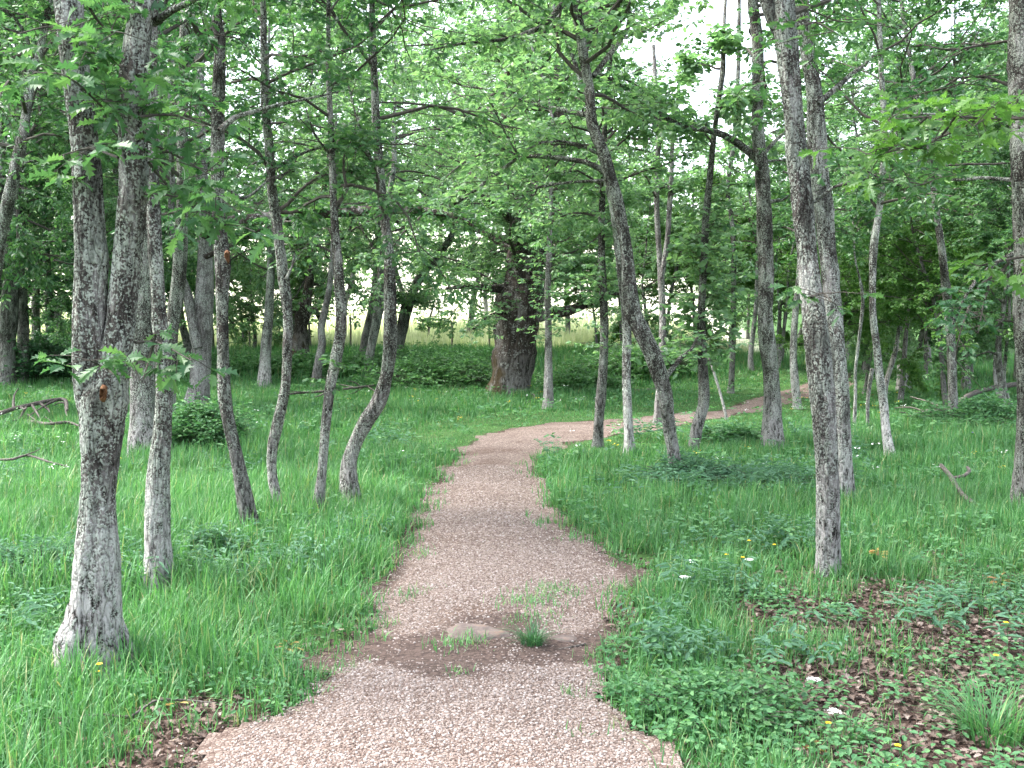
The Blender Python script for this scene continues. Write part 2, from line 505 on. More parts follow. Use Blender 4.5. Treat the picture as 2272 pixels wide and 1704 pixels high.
# ground
def ground_mat():
    m, nt, out = new_mat('forest_ground')
    g = nd(nt, 'ShaderNodeNewGeometry')
    n1 = nd(nt, 'ShaderNodeTexNoise', i_Scale=2.2, i_Detail=6.0, i_Roughness=0.7)
    n2 = nd(nt, 'ShaderNodeTexNoise', i_Scale=28.0, i_Detail=5.0, i_Roughness=0.7)
    for n in (n1, n2):
        nt.links.new(g.outputs['Position'], n.inputs['Vector'])
    soil = ramp(nt, n2.outputs['Fac'], [(0.35, (0.03, 0.019, 0.015)), (0.55, (0.07, 0.047, 0.039)), (0.72, (0.12, 0.086, 0.072))])
    moss = ramp(nt, n2.outputs['Fac'], [(0.35, (0.025, 0.06, 0.018)), (0.65, (0.06, 0.12, 0.035))])
    a = nd(nt, 'ShaderNodeAttribute', attribute_name='bare')
    k = mathn(nt, 'ADD', a.outputs['Fac'], mathn(nt, 'MULTIPLY', mathn(nt, 'SUBTRACT', n1.outputs['Fac'], 0.5), 0.8))
    k = ramp(nt, k, [(0.35, (0, 0, 0)), (0.6, (1, 1, 1))])
    col = mixc(nt, k, moss, soil)
    n3 = nd(nt, 'ShaderNodeTexNoise', i_Scale=0.25, i_Detail=4.0)
    nt.links.new(g.outputs['Position'], n3.inputs['Vector'])
    hay = ramp(nt, n3.outputs['Fac'], [(0.35, (0.55, 0.53, 0.40)), (0.65, (0.70, 0.66, 0.56))])
    f = nd(nt, 'ShaderNodeAttribute', attribute_name='field')
    col = mixc(nt, f.outputs['Fac'], col, hay)
    b = nd(nt, 'ShaderNodeBsdfPrincipled', i_Roughness=0.95)
    b.inputs['Specular IOR Level'].default_value = 0.1
    nt.links.new(col, b.inputs['Base Color'])
    bp = nd(nt, 'ShaderNodeBump', i_Strength=0.6, i_Distance=0.03)
    nt.links.new(n2.outputs['Fac'], bp.inputs['Height'])
    nt.links.new(bp.outputs[0], b.inputs['Normal'])
    nt.links.new(b.outputs[0], out.inputs['Surface'])
    return m

def path_mat():
    m, nt, out = new_mat('pink_gravel')
    g = nd(nt, 'ShaderNodeNewGeometry')
    v = nd(nt, 'ShaderNodeTexVoronoi', feature='F1', i_Scale=58.0, i_Randomness=1.0)
    v2 = nd(nt, 'ShaderNodeTexVoronoi', feature='DISTANCE_TO_EDGE', i_Scale=58.0, i_Randomness=1.0)
    n1 = nd(nt, 'ShaderNodeTexNoise', i_Scale=1.6, i_Detail=5.0, i_Roughness=0.65)
    n2 = nd(nt, 'ShaderNodeTexNoise', i_Scale=40.0, i_Detail=4.0)
    for n in (v, v2, n1, n2):
        nt.links.new(g.outputs['Position'], n.inputs['Vector'])
    sp = nd(nt, 'ShaderNodeSeparateColor')
    nt.links.new(v.outputs['Color'], sp.inputs[0])
    peb = ramp(nt, sp.outputs[0], [(0, (0.088, 0.064, 0.054)), (0.35, (0.15, 0.121, 0.106)), (0.7, (0.198, 0.167, 0.149)), (1, (0.265, 0.234, 0.216))])
    peb = mixc(nt, ramp(nt, v2.outputs['Distance'], [(0.0, (1, 1, 1)), (0.12, (0, 0, 0))]), peb, (0.055, 0.037, 0.031))
    tint = ramp(nt, n1.outputs['Fac'], [(0.3, (0.66, 0.56, 0.50)), (0.5, (0.98, 0.93, 0.90)), (0.7, (1.10, 1.05, 1.03))])
    peb = mixc(nt, 1.0, peb, tint, 'MULTIPLY')
    soil = ramp(nt, n2.outputs['Fac'], [(0.35, (0.038, 0.026, 0.022)), (0.65, (0.092, 0.066, 0.056))])
    a = nd(nt, 'ShaderNodeAttribute', attribute_name='soil')
    k = mathn(nt, 'ADD', a.outputs['Fac'], mathn(nt, 'MULTIPLY', mathn(nt, 'SUBTRACT', n2.outputs['Fac'], 0.5), 0.8))
    k = ramp(nt, k, [(0.35, (0, 0, 0)), (0.65, (1, 1, 1))])
    col = mixc(nt, k, peb, soil)
    b = nd(nt, 'ShaderNodeBsdfPrincipled', i_Roughness=0.9)
    b.inputs['Specular IOR Level'].default_value = 0.15
    nt.links.new(col, b.inputs['Base Color'])
    bp = nd(nt, 'ShaderNodeBump', i_Strength=0.8, i_Distance=0.012)
    nt.links.new(mathn(nt, 'MINIMUM', v2.outputs['Distance'], 0.3), bp.inputs['Height'])
    nt.links.new(bp.outputs[0], b.inputs['Normal'])
    nt.links.new(b.outputs[0], out.inputs['Surface'])
    return m

# ------------------------------------------------------------------ path outline on the ground (traced, then world coordinates)
PATH_L = [(250, 2250), (430, 1760), (480, 1704), (560, 1620), (640, 1560), (700, 1525), (668, 1495), (650, 1470), (720, 1452), (770, 1432), (815, 1395), (850, 1330), (878, 1265), (900, 1205), (925, 1150), (965, 1092), (985, 1040), (1010, 1008), (1085, 965), (1130, 952), (1230, 940), (1340, 932), (1440, 928)]
PATH_R = [(1600, 2250), (1490, 1760), (1445, 1704), (1392, 1640), (1352, 1560), (1350, 1500), (1370, 1430), (1385, 1350), (1420, 1282), (1375, 1255), (1325, 1235), (1285, 1195), (1240, 1155), (1215, 1110), (1195, 1070), (1172, 1042), (1190, 1012), (1262, 985), (1340, 968), (1440, 955)]
PATH_F = [(1440, 926), (1520, 916), (1595, 912), (1660, 890), (1700, 878), (1760, 862), (1803, 846), (1880, 828), (1890, 852), (1803, 878), (1745, 896), (1690, 912), (1600, 925), (1520, 940), (1440, 957)]
def poly_g(P):
    return np.array([gnd(*p)[:2] for p in P])
PL, PR = poly_g(PATH_L), poly_g(PATH_R)
POLY1 = np.vstack([PL, PR[::-1]])
POLY2 = poly_g(PATH_F)

def poly_sd(x, y, poly):
    """signed distance, negative inside"""
    x = np.asarray(x, float); y = np.asarray(y, float)
    d = np.full(x.shape, 1e9)
    inside = np.zeros(x.shape, bool)
    n = len(poly)
    for i in range(n):
        ax, ay = poly[i]
        bx, by = poly[(i + 1) % n]
        ex, ey = bx - ax, by - ay
        t = np.clip(((x - ax) * ex + (y - ay) * ey) / (ex * ex + ey * ey + 1e-12), 0, 1)
        d = np.minimum(d, np.hypot(x - ax - t * ex, y - ay - t * ey))
        c = ((ay > y) != (by > y)) & (x < (bx - ax) * (y - ay) / (by - ay + 1e-12) + ax)
        inside ^= c
    return np.where(inside, -d, d)

def path_sd(x, y):
    return np.minimum(poly_sd(x, y, POLY1), poly_sd(x, y, POLY2))

def path_sdn(x, y):
    return path_sd(x, y) + 0.16 * (vnoise(x, y, 0.16, 11) - 0.5) + 0.26 * (vnoise(x, y, 0.6, 12) - 0.5)

def soil_f(x, y):
    """dark earth band crossing the path in front of the rock"""
    w = vnoise(x, y, 0.35, 21) * 0.3 + vnoise(x, y, 0.12, 22) * 0.12
    w2 = 0.5 * (vnoise(x, y, 0.28, 23) - 0.5) + 0.25 * (x - 0.1) * sstep(0.2, 0.8, x)
    b = sstep(4.36, 4.68, y + w - 0.15 + w2 * 0.6) * (1 - sstep(5.0, 5.5, y + w - 0.15 - w2)) * (0.75 + 0.5 * vnoise(x, y, 0.18, 24))
    e = sstep(-0.2, 0.02, path_sd(x, y)) * 0.8 * (1 - sstep(7, 10, y)) * sstep(4.5, 5.0, y) * sstep(0.45, 0.7, vnoise(x, y, 0.55, 25))
    return np.clip(np.maximum(b * 1.15, e), 0, 1)

def litter_f(x, y):
    """brown fallen oak leaves, thick in front on the verge to the right"""
    a = sstep(0.85, 1.3, x - 0.12 * (y - 4)) * (1 - sstep(5.0, 7.0, y + 1.2 * (vnoise(x, y, 0.8, 31) - 0.5) - 0.25 * (x - 1.5)))
    b = sstep(-0.3, 0.1, -(x + 1.15)) * (1 - sstep(4.1, 4.5, y)) * sstep(-1.65, -1.3, x) * 0.8
    return np.clip(np.maximum(a * (0.75 + 0.55 * vnoise(x, y, 0.45, 32)), b), 0, 1)

def axis_coords(a, b, fine, far):
    c = list(np.arange(a, b + 1e-6, fine))
    s = fine
    x = b
    while x < far[1]:
        s *= 1.25
        x += s
        c.append(x)
    s = fine
    x = a
    while x > far[0]:
        s *= 1.25
        x -= s
        c.insert(0, x)
    return np.array(c)

def add_attr(o, name, vals):
    at_ = o.data.attributes.new(name, 'FLOAT', 'POINT')
    at_.data.foreach_set('value', np.asarray(vals, np.float32))

xs = axis_coords(-12, 14, 0.15, (-600, 600))
ys = axis_coords(1.5, 40, 0.15, (-120, 900))
GX, GY = np.meshgrid(xs, ys)
GZ = gz(GX, GY)
mb = MB()
idx = np.arange(GX.size).reshape(GX.shape)
q = np.stack([idx[:-1, :-1], idx[:-1, 1:], idx[1:, 1:], idx[1:, :-1]], -1).reshape(-1, 4)
mb.add(np.stack([GX, GY, GZ], -1), q)
ground = mb.build('ground', ground_mat(), smooth=True)
tag(ground, 'soil and meadow under the oak wood rising to a pale field', 'ground', kind='structure')
bare = np.clip(np.maximum(litter_f(GX, GY) * 1.2, 0.8 - 0.8 * sstep(-0.05, 0.14, path_sd(GX, GY))), 0, 1)
bare = np.maximum(bare, 0.25 * (GY < 30))
add_attr(ground, 'bare', bare.ravel())
add_attr(ground, 'field', (sstep(33, 36, GY + 2 * (vnoise(GX, GY, 3, 8) - 0.5)) * (1 - sstep(7, 10, GX - 0.12 * (GY - 34)))).ravel())

# path sheet
st = 0.05
px_ = np.arange(-3.0, 9.5, st)
py_ = np.arange(2.0, 30, st)
QX, QY = np.meshgrid(px_, py_)
ins = path_sdn(QX + st / 2, QY + st / 2) < 0.02
idx = np.arange(QX.size).reshape(QX.shape)
cells = ins[:-1, :-1]
q = np.stack([idx[:-1, :-1], idx[:-1, 1:], idx[1:, 1:], idx[1:, :-1]], -1)[cells]
used = np.unique(q)
remap = np.full(QX.size, -1)
remap[used] = np.arange(len(used))
vx, vy = QX.ravel()[used], QY.ravel()[used]
crown_h = 0.035 * sstep(0.0, 0.5, -path_sd(vx, vy))
near_lip = 0.03 * (1 - sstep(4.35, 4.65, vy))
pz = lambda x, y: gz(x, y) + 0.005 + 0.035 * sstep(0.0, 0.5, -path_sd(x, y)) + 0.03 * (1 - sstep(4.35, 4.65, y))
mb = MB()
mb.add(np.stack([vx, vy, pz(vx, vy)], -1), remap[q])
path = mb.build('path', path_mat(), smooth=True)
tag(path, 'pale pink gravel footpath winding into the wood', 'path', kind='structure')
add_attr(path, 'soil', soil_f(vx, vy))

# ------------------------------------------------------------------ trees
GROUP = 'oak trees of the wood'

def extend(P3, R, H, rng):
    """carry a traced stem on above the picture's edge to height H"""
    P3, R = list(P3), list(R)
    d = norm(P3[-1] - P3[-2])
    d = norm(d + np.array([0, 0, 0.8]))
    while P3[-1][2] < H and R[-1] > 0.012:
        d = norm(d + rng.normal(0, 0.10, 3) + np.array([0, 0, 0.08]))
        P3.append(P3[-1] + d * 0.6)
        R.append(max(0.01, R[-1] * 0.86))
    return P3, R

def grow(mbc, rng, stem, n, L, z0, z1, tpl, size, sec=6, ros=5, k=5, droop=0.15, tuple_el=(5, 50), az_c=None, az_w=3.2, seg=0.0):
    """branches, twigs and leaves along a stem polyline (M,4: xyz r), local coordinates."""
    z = stem[:, 2]
    n = int(n)
    if z[-1] < z0 + 0.3:
        return
    zz = np.sort(rng.uniform(z0, min(z1, z[-1]), n))
    order = np.argsort(z)
    base = np.stack([np.interp(zz, z[order], stem[order, j]) for j in range(4)], -1)
    az = rng.uniform(0, 6.28) + np.arange(n) * 2.4 + rng.normal(0, 0.4, n)
    if az_c is not None:
        az = az_c + rng.uniform(-az_w, az_w, n)
    el = np.radians(rng.uniform(tuple_el[0], tuple_el[1], n))
    t = (zz - z0) / max(0.1, z1 - z0)
    ln = L * rng.uniform(0.55, 1.2, n) * (0.75 + 0.6 * np.sin(np.clip(t, 0, 1) * 3.0)) * (1 - 0.45 * np.clip(t, 0, 1))
    D = np.stack([np.cos(az) * np.cos(el), np.sin(az) * np.cos(el), np.sin(el)], -1)
    m = 7
    P = np.zeros((n, m, 3))
    P[:, 0] = base[:, :3]
    d = D.copy()
    for i in range(1, m):
        d = norm(d + rng.normal(0, 0.20, (n, 3)) + np.array([0, 0, -droop * 0.25]))
        P[:, i] = P[:, i - 1] + d * (ln / (m - 1))[:, None]
    r0 = np.minimum(base[:, 3] * 0.55, 0.012 + 0.009 * ln)
    R = r0[:, None] * np.linspace(1, 0.3, m)[None]
    tubes(mbc, P, R, 5, 1)
    # secondary twigs
    s = rng.uniform(0.18, 1.0, (n, sec)) * (m - 1)
    i0 = np.clip(s.astype(int), 0, m - 2)
    fr = (s - i0)[..., None]
    ni = np.arange(n)[:, None]
    B = P[ni, i0] * (1 - fr) + P[ni, i0 + 1] * fr
    pd = norm(P[ni, i0 + 1] - P[ni, i0])
    sd = norm(pd + rng.normal(0, 0.75, (n, sec, 3)) * np.array([1, 1, 0.55]))
    sl = (ln[:, None] * rng.uniform(0.22, 0.5, (n, sec)))
    B, sd, sl = B.reshape(-1, 3), sd.reshape(-1, 3), sl.ravel()
    m2 = 4
    Q = np.zeros((len(B), m2, 3))
    Q[:, 0] = B
    d = sd.copy()
    for i in range(1, m2):
        d = norm(d + rng.normal(0, 0.22, d.shape) + np.array([0, 0, -droop * 0.2]))
        Q[:, i] = Q[:, i - 1] + d * (sl / (m2 - 1))[:, None]
    R2 = (0.003 + 0.0035 * sl)[:, None] * np.linspace(1, 0.4, m2)[None]
    tubes(mbc, Q, R2, 4, 1)
    # rosettes along the twigs, always one at the tip
    u = rng.uniform(0.15, 1.0, (len(B), ros)) * (m2 - 1)
    u[:, 0] = m2 - 1.001
    i0 = np.clip(u.astype(int), 0, m2 - 2)
    fr = (u - i0)[..., None]
    ni = np.arange(len(B))[:, None]
    C = Q[ni, i0] * (1 - fr) + Q[ni, i0 + 1] * fr
    A = norm(Q[ni, i0 + 1] - Q[ni, i0])
    C = C + rng.normal(0, 0.05, C.shape) * np.array([1, 1, 0.7])
    C = C + 0.04 * A
    rosettes(mbc, C.reshape(-1, 3), A.reshape(-1, 3), rng, k, size, tpl, 0, droop=0.15 + droop)
    # tips of the main branches
    rosettes(mbc, P[:, -1], norm(P[:, -1] - P[:, -2]), rng, k + 1, size, tpl, 0, droop=0.15 + droop)

def spray_path(mbc, rng, pts, n_ros, tpl, size, k=5, spread=0.10, r=0.006, droop=0.2, side=True):
    """a traced leafy shoot: pts (m,3) local"""
    C = catmull(np.array(pts), 0.05)
    tubes(mbc, C, np.linspace(r, r * 0.4, len(C)), 5, 1)
    u = np.concatenate([rng.uniform(0.12, 1.0, n_ros - 1), [0.999]]) * (len(C) - 1)
    i0 = np.clip(u.astype(int), 0, len(C) - 2)
    c = C[i0] + (C[i0 + 1] - C[i0]) * (u - i0)[:, None]
    a = norm(C[i0 + 1] - C[i0])
    off = rng.normal(0, spread, c.shape) * np.array([1, 1, 0.6])
    tip = c + off
    # side twiglets
    Q = np.stack([c, c + off * 0.5 + np.array([0, 0, 0.01]), tip], 1)
    tubes(mbc, Q, np.tile(np.linspace(r * 0.35, r * 0.2, 3), (len(Q), 1)), 4, 1)
    rosettes(mbc, tip, norm(a + norm(off) * 0.8), rng, k, size, tpl, 0, droop=droop)

def tree(label, stems, limbs=(), base=None, H=7.5, bark='bark', leaf='leaf', n=16, L=1.5, z0=2.5, z1=None, lod=None, size=0.09,
         sec=6, ros=5, k=5, droop=0.15, epi=None, sprays=(), flare=0.5, seed=None, dy=0.0, Y=None, name='oak_tree', cat='tree', az_c=None, az_w=3.2, knots=(), ext=True, lump=0.07, el=(5, 50), group=GROUP, dead=False, exts=None, lbark=None):
    rng = np.random.default_rng(seed if seed is not None else abs(hash(label)) % 100000) if False else np.random.default_rng(seed if seed is not None else sum(ord(c) * (i + 3) for i, c in enumerate(label)) % 99991)
    b = gnd(*(base or stems[0][0][:2]))
    Y = Y or b[1]
    b = np.array([b[0], b[1], float(gz(b[0], b[1]))])
    root = empty(name, b)
    tag(root, label, cat, group)
    near = Y < 10
    if 10 <= Y < 24 and L <= 2.6:
        size, ros, sec = size * 0.85, ros + 3, sec + 2
    elif near:
        size, ros = size * 0.85, ros + 2
    lod = lod or ('hi' if near else 'mid')
    tpl = LOBED if lod == 'hi' else MID
    mbt = MB()
    lines = []
    for si, st in enumerate(stems):
        ph = rng.uniform(0, 6.28, 2)
        P3, R = [], []
        for j, (px, py, w) in enumerate(st):
            z_up = max(0, (709 + 1.6 * F / Y - py) / F * Y)
            yy = Y + (0.10 * math.sin(z_up * 1.3 + ph[0]) + 0.05 * math.sin(z_up * 2.9 + ph[1]) - 0.1 * math.sin(ph[0]) - 0.05 * math.sin(ph[1]) if si == 0 else 0.03 * math.sin(z_up * 2)) * (0.35 if Y < 6 else 1)
            P3.append(at(px, py, yy) - b)
            R.append(w / 2 * yy / F)
        if si == 0:
            P3.insert(0, P3[0] + np.array([0, 0, -0.25]))
            R.insert(0, R[0] * 1.15)
        do_ext = ext if exts is None else exts[si]
        if do_ext:
            P3, R = extend(P3, R, H, rng)
        X = np.column_stack([np.array(P3), np.array(R)])
        X = catmull(X, 0.025 if Y < 7 else 0.04 if near else 0.10)
        X[:, 3] = np.maximum(X[:, 3], 0.006)
        trunk_tube(mbt, X[:, :3], X[:, 3], rng, 44 if Y < 7 else 26 if near else 16 if Y < 16 else 10, lump, flare if si == 0 else 0)
        lines.append(X)
    mbt.build('trunk', M[bark], root, smooth=True)
    for lb in limbs:
        lm = MB()
        yend = lb[0] if isinstance(lb[0], (int, float)) else 0.0
        pts = lb[1:] if isinstance(lb[0], (int, float)) else lb
        P3, R = [], []
        for j, (px, py, w) in enumerate(pts):
            yy = Y + yend * j / (len(pts) - 1)
            P3.append(at(px, py, yy) - b)
            R.append(w / 2 * yy / F)
        X = catmull(np.column_stack([np.array(P3), np.array(R)]), 0.06 if near else 0.12)
        X[:, 1] += 0.05 * np.sin(np.arange(len(X)) * 0.35 + rng.uniform(0, 6)) * np.linspace(0, 1, len(X))
        trunk_tube(lm, X[:, :3], np.maximum(X[:, 3], 0.004), rng, 9, 0.12, 0)
        lm.build('branch', M[lbark or bark], root, smooth=True)
        lines.append(X)
    if dead:
        return root
    mc = MB()
    top = z1 or H
    for si, X in enumerate(lines[:len(stems)]):
        if X[-1, 2] > z0 + 0.5:
            grow(mc, rng, X, n if si == 0 else n * 0.6, L, z0 if si == 0 else max(z0, X[0, 2] + 0.5), top, tpl, size, sec, ros, k, droop, el, az_c, az_w)
    for X in lines[len(stems):]:
        # leafy twigs on the outer part of traced limbs
        mlen = len(X)
        nl = max(3, int(np.linalg.norm(X[-1, :3] - X[0, :3]) / (0.20 if near else 0.09)))
        for _ in range(nl):
            i = int(rng.uniform(0.35, 0.98) * (mlen - 1))
            d = norm(rng.normal(0, 1, 3) * np.array([1, 1, 0.4]) + norm(X[min(i + 1, mlen - 1), :3] - X[i - 1, :3]) * 0.8 + np.array([0, 0, 0.15]))
            l = rng.uniform(0.2, 0.6) * (0.7 if near else 1.2)
            p = X[i, :3]
            spray_path(mc, rng, [p, p + d * l * 0.5 + np.array([0, 0, 0.03]), p + d * l], 5, tpl, size, k, 0.07, 0.004)
    if epi:
        ea, eb, ne = epi[:3]
        rad = epi[3] if len(epi) > 3 else 0.3
        X = lines[0]
        o = np.argsort(X[:, 2])
        zz = rng.uniform(ea, eb, ne)
        bp = np.stack([np.interp(zz, X[o, 2], X[o, j]) for j in range(3)], -1)
        az = rng.uniform(0, 6.28, ne)
        d = np.stack([np.cos(az), np.sin(az), rng.uniform(-0.3, 0.6, ne)], -1)
        l = rng.uniform(0.3, 1.0, ne)[:, None] * rad
        Q = np.stack([bp, bp + d * l * 0.5 + np.array([0, 0, 0.02]), bp + d * l], 1)
        tubes(mc, Q, np.tile(np.linspace(0.004, 0.002, 3), (ne, 1)), 4, 1)
        for fr in (0.55, 1.0):
            rosettes(mc, bp + d * l * fr, norm(d), rng, 6, size, tpl, 0, droop=0.3)
    for sp in sprays:
        yy, nr, pts = sp[0], sp[1], sp[2:]
        P3 = [at(px, py, yy + 0.12 * math.sin(j * 2.1)) - b for j, (px, py) in enumerate(pts)]
        spray_path(mc, rng, P3, nr, LOBED if yy < 10 else MID, size * (1.35 if yy < 6 else 1.15), 5, 0.05 + 0.012 * yy, 0.0015 * yy, 0.25)
    if mc.n:
        mc.build('crown', [M[leaf], M['twig']], root)
    for kx, ky, kw, km, sw in knots:
        kb = MB()
        c = at(kx, ky, Y - sw / F * Y * 0.47) - b
        th = np.linspace(0, 6.28, 11)[:-1]
        rr = kw / F * Y * 0.5
        sc = rng.uniform(0.7, 1.2, 10)
        V = [c + np.array([math.cos(a) * rr * s_ * 0.6, -0.02, math.sin(a) * rr * s_ * 1.4]) for a, s_ in zip(th, sc)]
        V2 = [c + np.array([math.cos(a) * rr * s_ * 0.35, -0.035 - rr * 0.25, math.sin(a) * rr * s_ * 0.8]) for a, s_ in zip(th, sc)]
        kb.add(np.vstack([V, V2]), [[i, (i + 1) % 10, 10 + (i + 1) % 10, 10 + i] for i in range(10)])
        kb.add(np.vstack([V2, [c + np.array([0, -0.01, 0])]]), [[i, (i + 1) % 10, 10] for i in range(10)])
        kb.build('broken_stub', M[km], root, smooth=True)
    return root

def up(*p):
    return list(p)

# --- front row
tree('thick forked oak with flared whitish foot and a torn orange scar below the fork',
     [[(205, 1490, 136), (208, 1440, 128), (214, 1370, 106), (216, 1270, 96), (216, 1130, 74), (222, 1030, 76), (226, 940, 90), (232, 880, 96), (250, 820, 68), (264, 735, 62), (273, 650, 62), (282, 560, 58), (296, 410, 60), (294, 196, 60), (316, 0, 52), (330, -200, 46)],
      [(225, 1330, 56), (252, 1390, 48), (282, 1440, 34), (300, 1475, 20)], [(190, 1345, 74), (168, 1430, 62), (158, 1500, 54), (152, 1540, 50)],
      [(222, 925, 82), (206, 860, 78), (200, 756, 72), (200, 560, 64), (190, 343, 58), (172, 196, 58), (148, 0, 56), (130, -200, 48)]],
     limbs=[[-0.3, (340, 50, 18), (385, 25, 14), (430, 5, 12), (470, -30, 9)], [0.5, (318, 130, 14), (345, 155, 10), (375, 172, 6)]],
     H=7.5, exts=[True, False, False, True], n=15, L=1.6, z0=3.3, az_c=1.6, az_w=2.0, flare=0.15, seed=11,
     sprays=[(4.3, 8, (295, 300), (230, 240), (150, 170), (75, 160)), (4.3, 7, (290, 180), (250, 130), (190, 115)),
             (4.35, 10, (300, 260), (380, 255), (460, 280)), (4.25, 6, (262, 350), (200, 330), (120, 350)),
             (4.35, 10, (320, 430), (400, 440), (500, 500)), (4.3, 6, (300, 760), (350, 760), (425, 800)),
             (4.3, 4, (345, 745), (330, 800), (315, 850)), (4.3, 4, (255, 830), (220, 810), (200, 800)),
             (4.4, 10, (300, 300), (400, 350), (470, 390)), (4.4, 8, (170, 80), (110, 60), (40, 75)), (4.4, 7, (200, 20), (230, 60), (280, 75)),
             (4.4, 8, (330, 230), (300, 215), (230, 225)), (4.5, 7, (330, 360), (370, 410), (440, 470))],
     knots=[(234, 872, 34, 'orange_wood', 104)])
tree('straight thin oak close behind the forked scarred oak', [[(347, 1322, 48), (349, 1230, 50), (350, 1130, 51), (353, 1040, 48), (362, 940, 38), (364, 830, 34), (355, 700, 30), (345, 560, 31), (338, 400, 28), (335, 200, 25), (340, 0, 22)]], n=12, L=1.4, z0=2.9, az_c=1.6, az_w=2.2, bark='bark', seed=12)
tree('grey-brown oak peeping between the forked oak and the straight thin one', [[(315, 1030, 56), (316, 940, 54), (317, 830, 54), (318, 700, 45), (322, 560, 35), (340, 300, 30), (345, 100, 24), (350, -60, 20)]], n=14, L=1.7, z0=2.8, bark='bark_dark', H=8, seed=13)
tree('dark mossy oak with leaning upper stem in front of the pale oak', [[(370, 985, 30), (374, 900, 30), (378, 760, 28), (386, 690, 30), (398, 600, 30), (405, 440, 26), (405, 300, 24), (410, 70, 22), (414, -60, 18)]], n=16, L=1.8, z0=2.6, bark='bark_dark', leaf='leaf_deep', H=8, seed=14)
tree('pale grey forked oak carrying a long level limb over the meadow',
     [[(438, 908, 42), (444, 850, 38), (448, 770, 42), (452, 660, 40), (455, 560, 32), (450, 440, 28), (445, 300, 24), (440, 100, 20)], [(440, 770, 30), (428, 715, 25), (415, 650, 20), (395, 590, 17), (380, 480, 14)]],
     limbs=[[-1.5, (452, 520, 28), (481, 500, 27), (560, 488, 25), (660, 476, 24), (760, 470, 22), (860, 466, 20), (940, 468, 17), (1010, 480, 13), (1050, 500, 7)],
            [-0.8, (456, 570, 12), (520, 540, 9), (600, 500, 7), (670, 470, 5)]],
     n=18, L=2.4, z0=3.2, bark='bark_pale', lbark='bark_old', H=9, seed=15, size=0.11)
tree('slender crooked oak with a broken orange stub at head height',
     [[(557, 1192, 34), (548, 1130, 37), (524, 1010, 28), (508, 940, 28), (498, 870, 29), (495, 760, 25), (493, 660, 27), (494, 580, 34), (487, 500, 28), (484, 410, 26), (482, 340, 26), (485, 200, 28), (487, 100, 24), (480, 0, 22)]],
     limbs=[[0.3, (487, 290, 14), (520, 262, 12), (560, 250, 10), (620, 232, 8), (690, 215, 6), (750, 200, 4)], [0.8, (486, 400, 8), (540, 440, 7), (600, 400, 5), (650, 380, 4)]],
     n=18, L=1.5, z0=2.55, bark='bark_dark', leaf='leaf_deep', seed=16, knots=[(506, 570, 22, 'orange_wood', 14)], H=6.8)
tree('S-bent thin oak next after the one with the orange stub',
     [[(622, 1155, 26), (616, 1110, 24), (605, 1060, 22), (604, 1000, 23), (616, 940, 26), (633, 860, 22), (638, 760, 21), (638, 700, 21), (630, 630, 25), (622, 560, 22), (612, 480, 22), (603, 420, 20), (597, 320, 19), (588, 240, 17), (585, 100, 14), (583, 0, 12)]],
     limbs=[[0.2, (634, 620, 7), (648, 590, 5), (655, 560, 4)], [0.4, (600, 380, 9), (650, 350, 7), (700, 330, 5), (760, 325, 4)]],
     n=16, L=1.4, z0=2.4, bark='bark_dark', leaf='leaf', seed=17, k=4, H=6.5)
tree('thinnest bent oak, knotted halfway up, next to the bowed trunk by the path',
     [[(697, 1152, 22), (708, 1100, 22), (716, 1030, 20), (722, 950, 21), (733, 860, 23), (745, 800, 25), (757, 720, 25), (752, 620, 23), (743, 500, 18), (738, 400, 16), (735, 300, 14), (730, 200, 12), (728, 100, 10)]],
     limbs=[[0.3, (742, 470, 8), (770, 420, 6), (790, 340, 5), (795, 260, 4)], [-0.3, (735, 345, 6), (700, 300, 5), (680, 240, 3)]],
     n=16, L=1.4, z0=2.4, bark='bark_dark', leaf='leaf', seed=18, k=4, H=6.2, epi=(1.05, 1.25, 6, 0.18))
tree('strongly bowed oak leaning towards the path from its foot in tall grass',
     [[(786, 1132, 32), (777, 1080, 37), (775, 1030, 32), (790, 980, 29), (812, 935, 32), (840, 890, 32), (858, 830, 28), (866, 760, 30), (865, 690, 28), (865, 630, 27), (862, 560, 23), (850, 460, 20), (843, 380, 20), (835, 280, 18), (830, 150, 15), (825, 0, 12)]],
     limbs=[[0.3, (848, 420, 8), (815, 330, 6), (790, 260, 5), (770, 180, 4)]],
     n=18, L=1.5, z0=2.4, bark='bark_dark', leaf='leaf', seed=19, k=4, H=6.5, knots=[])

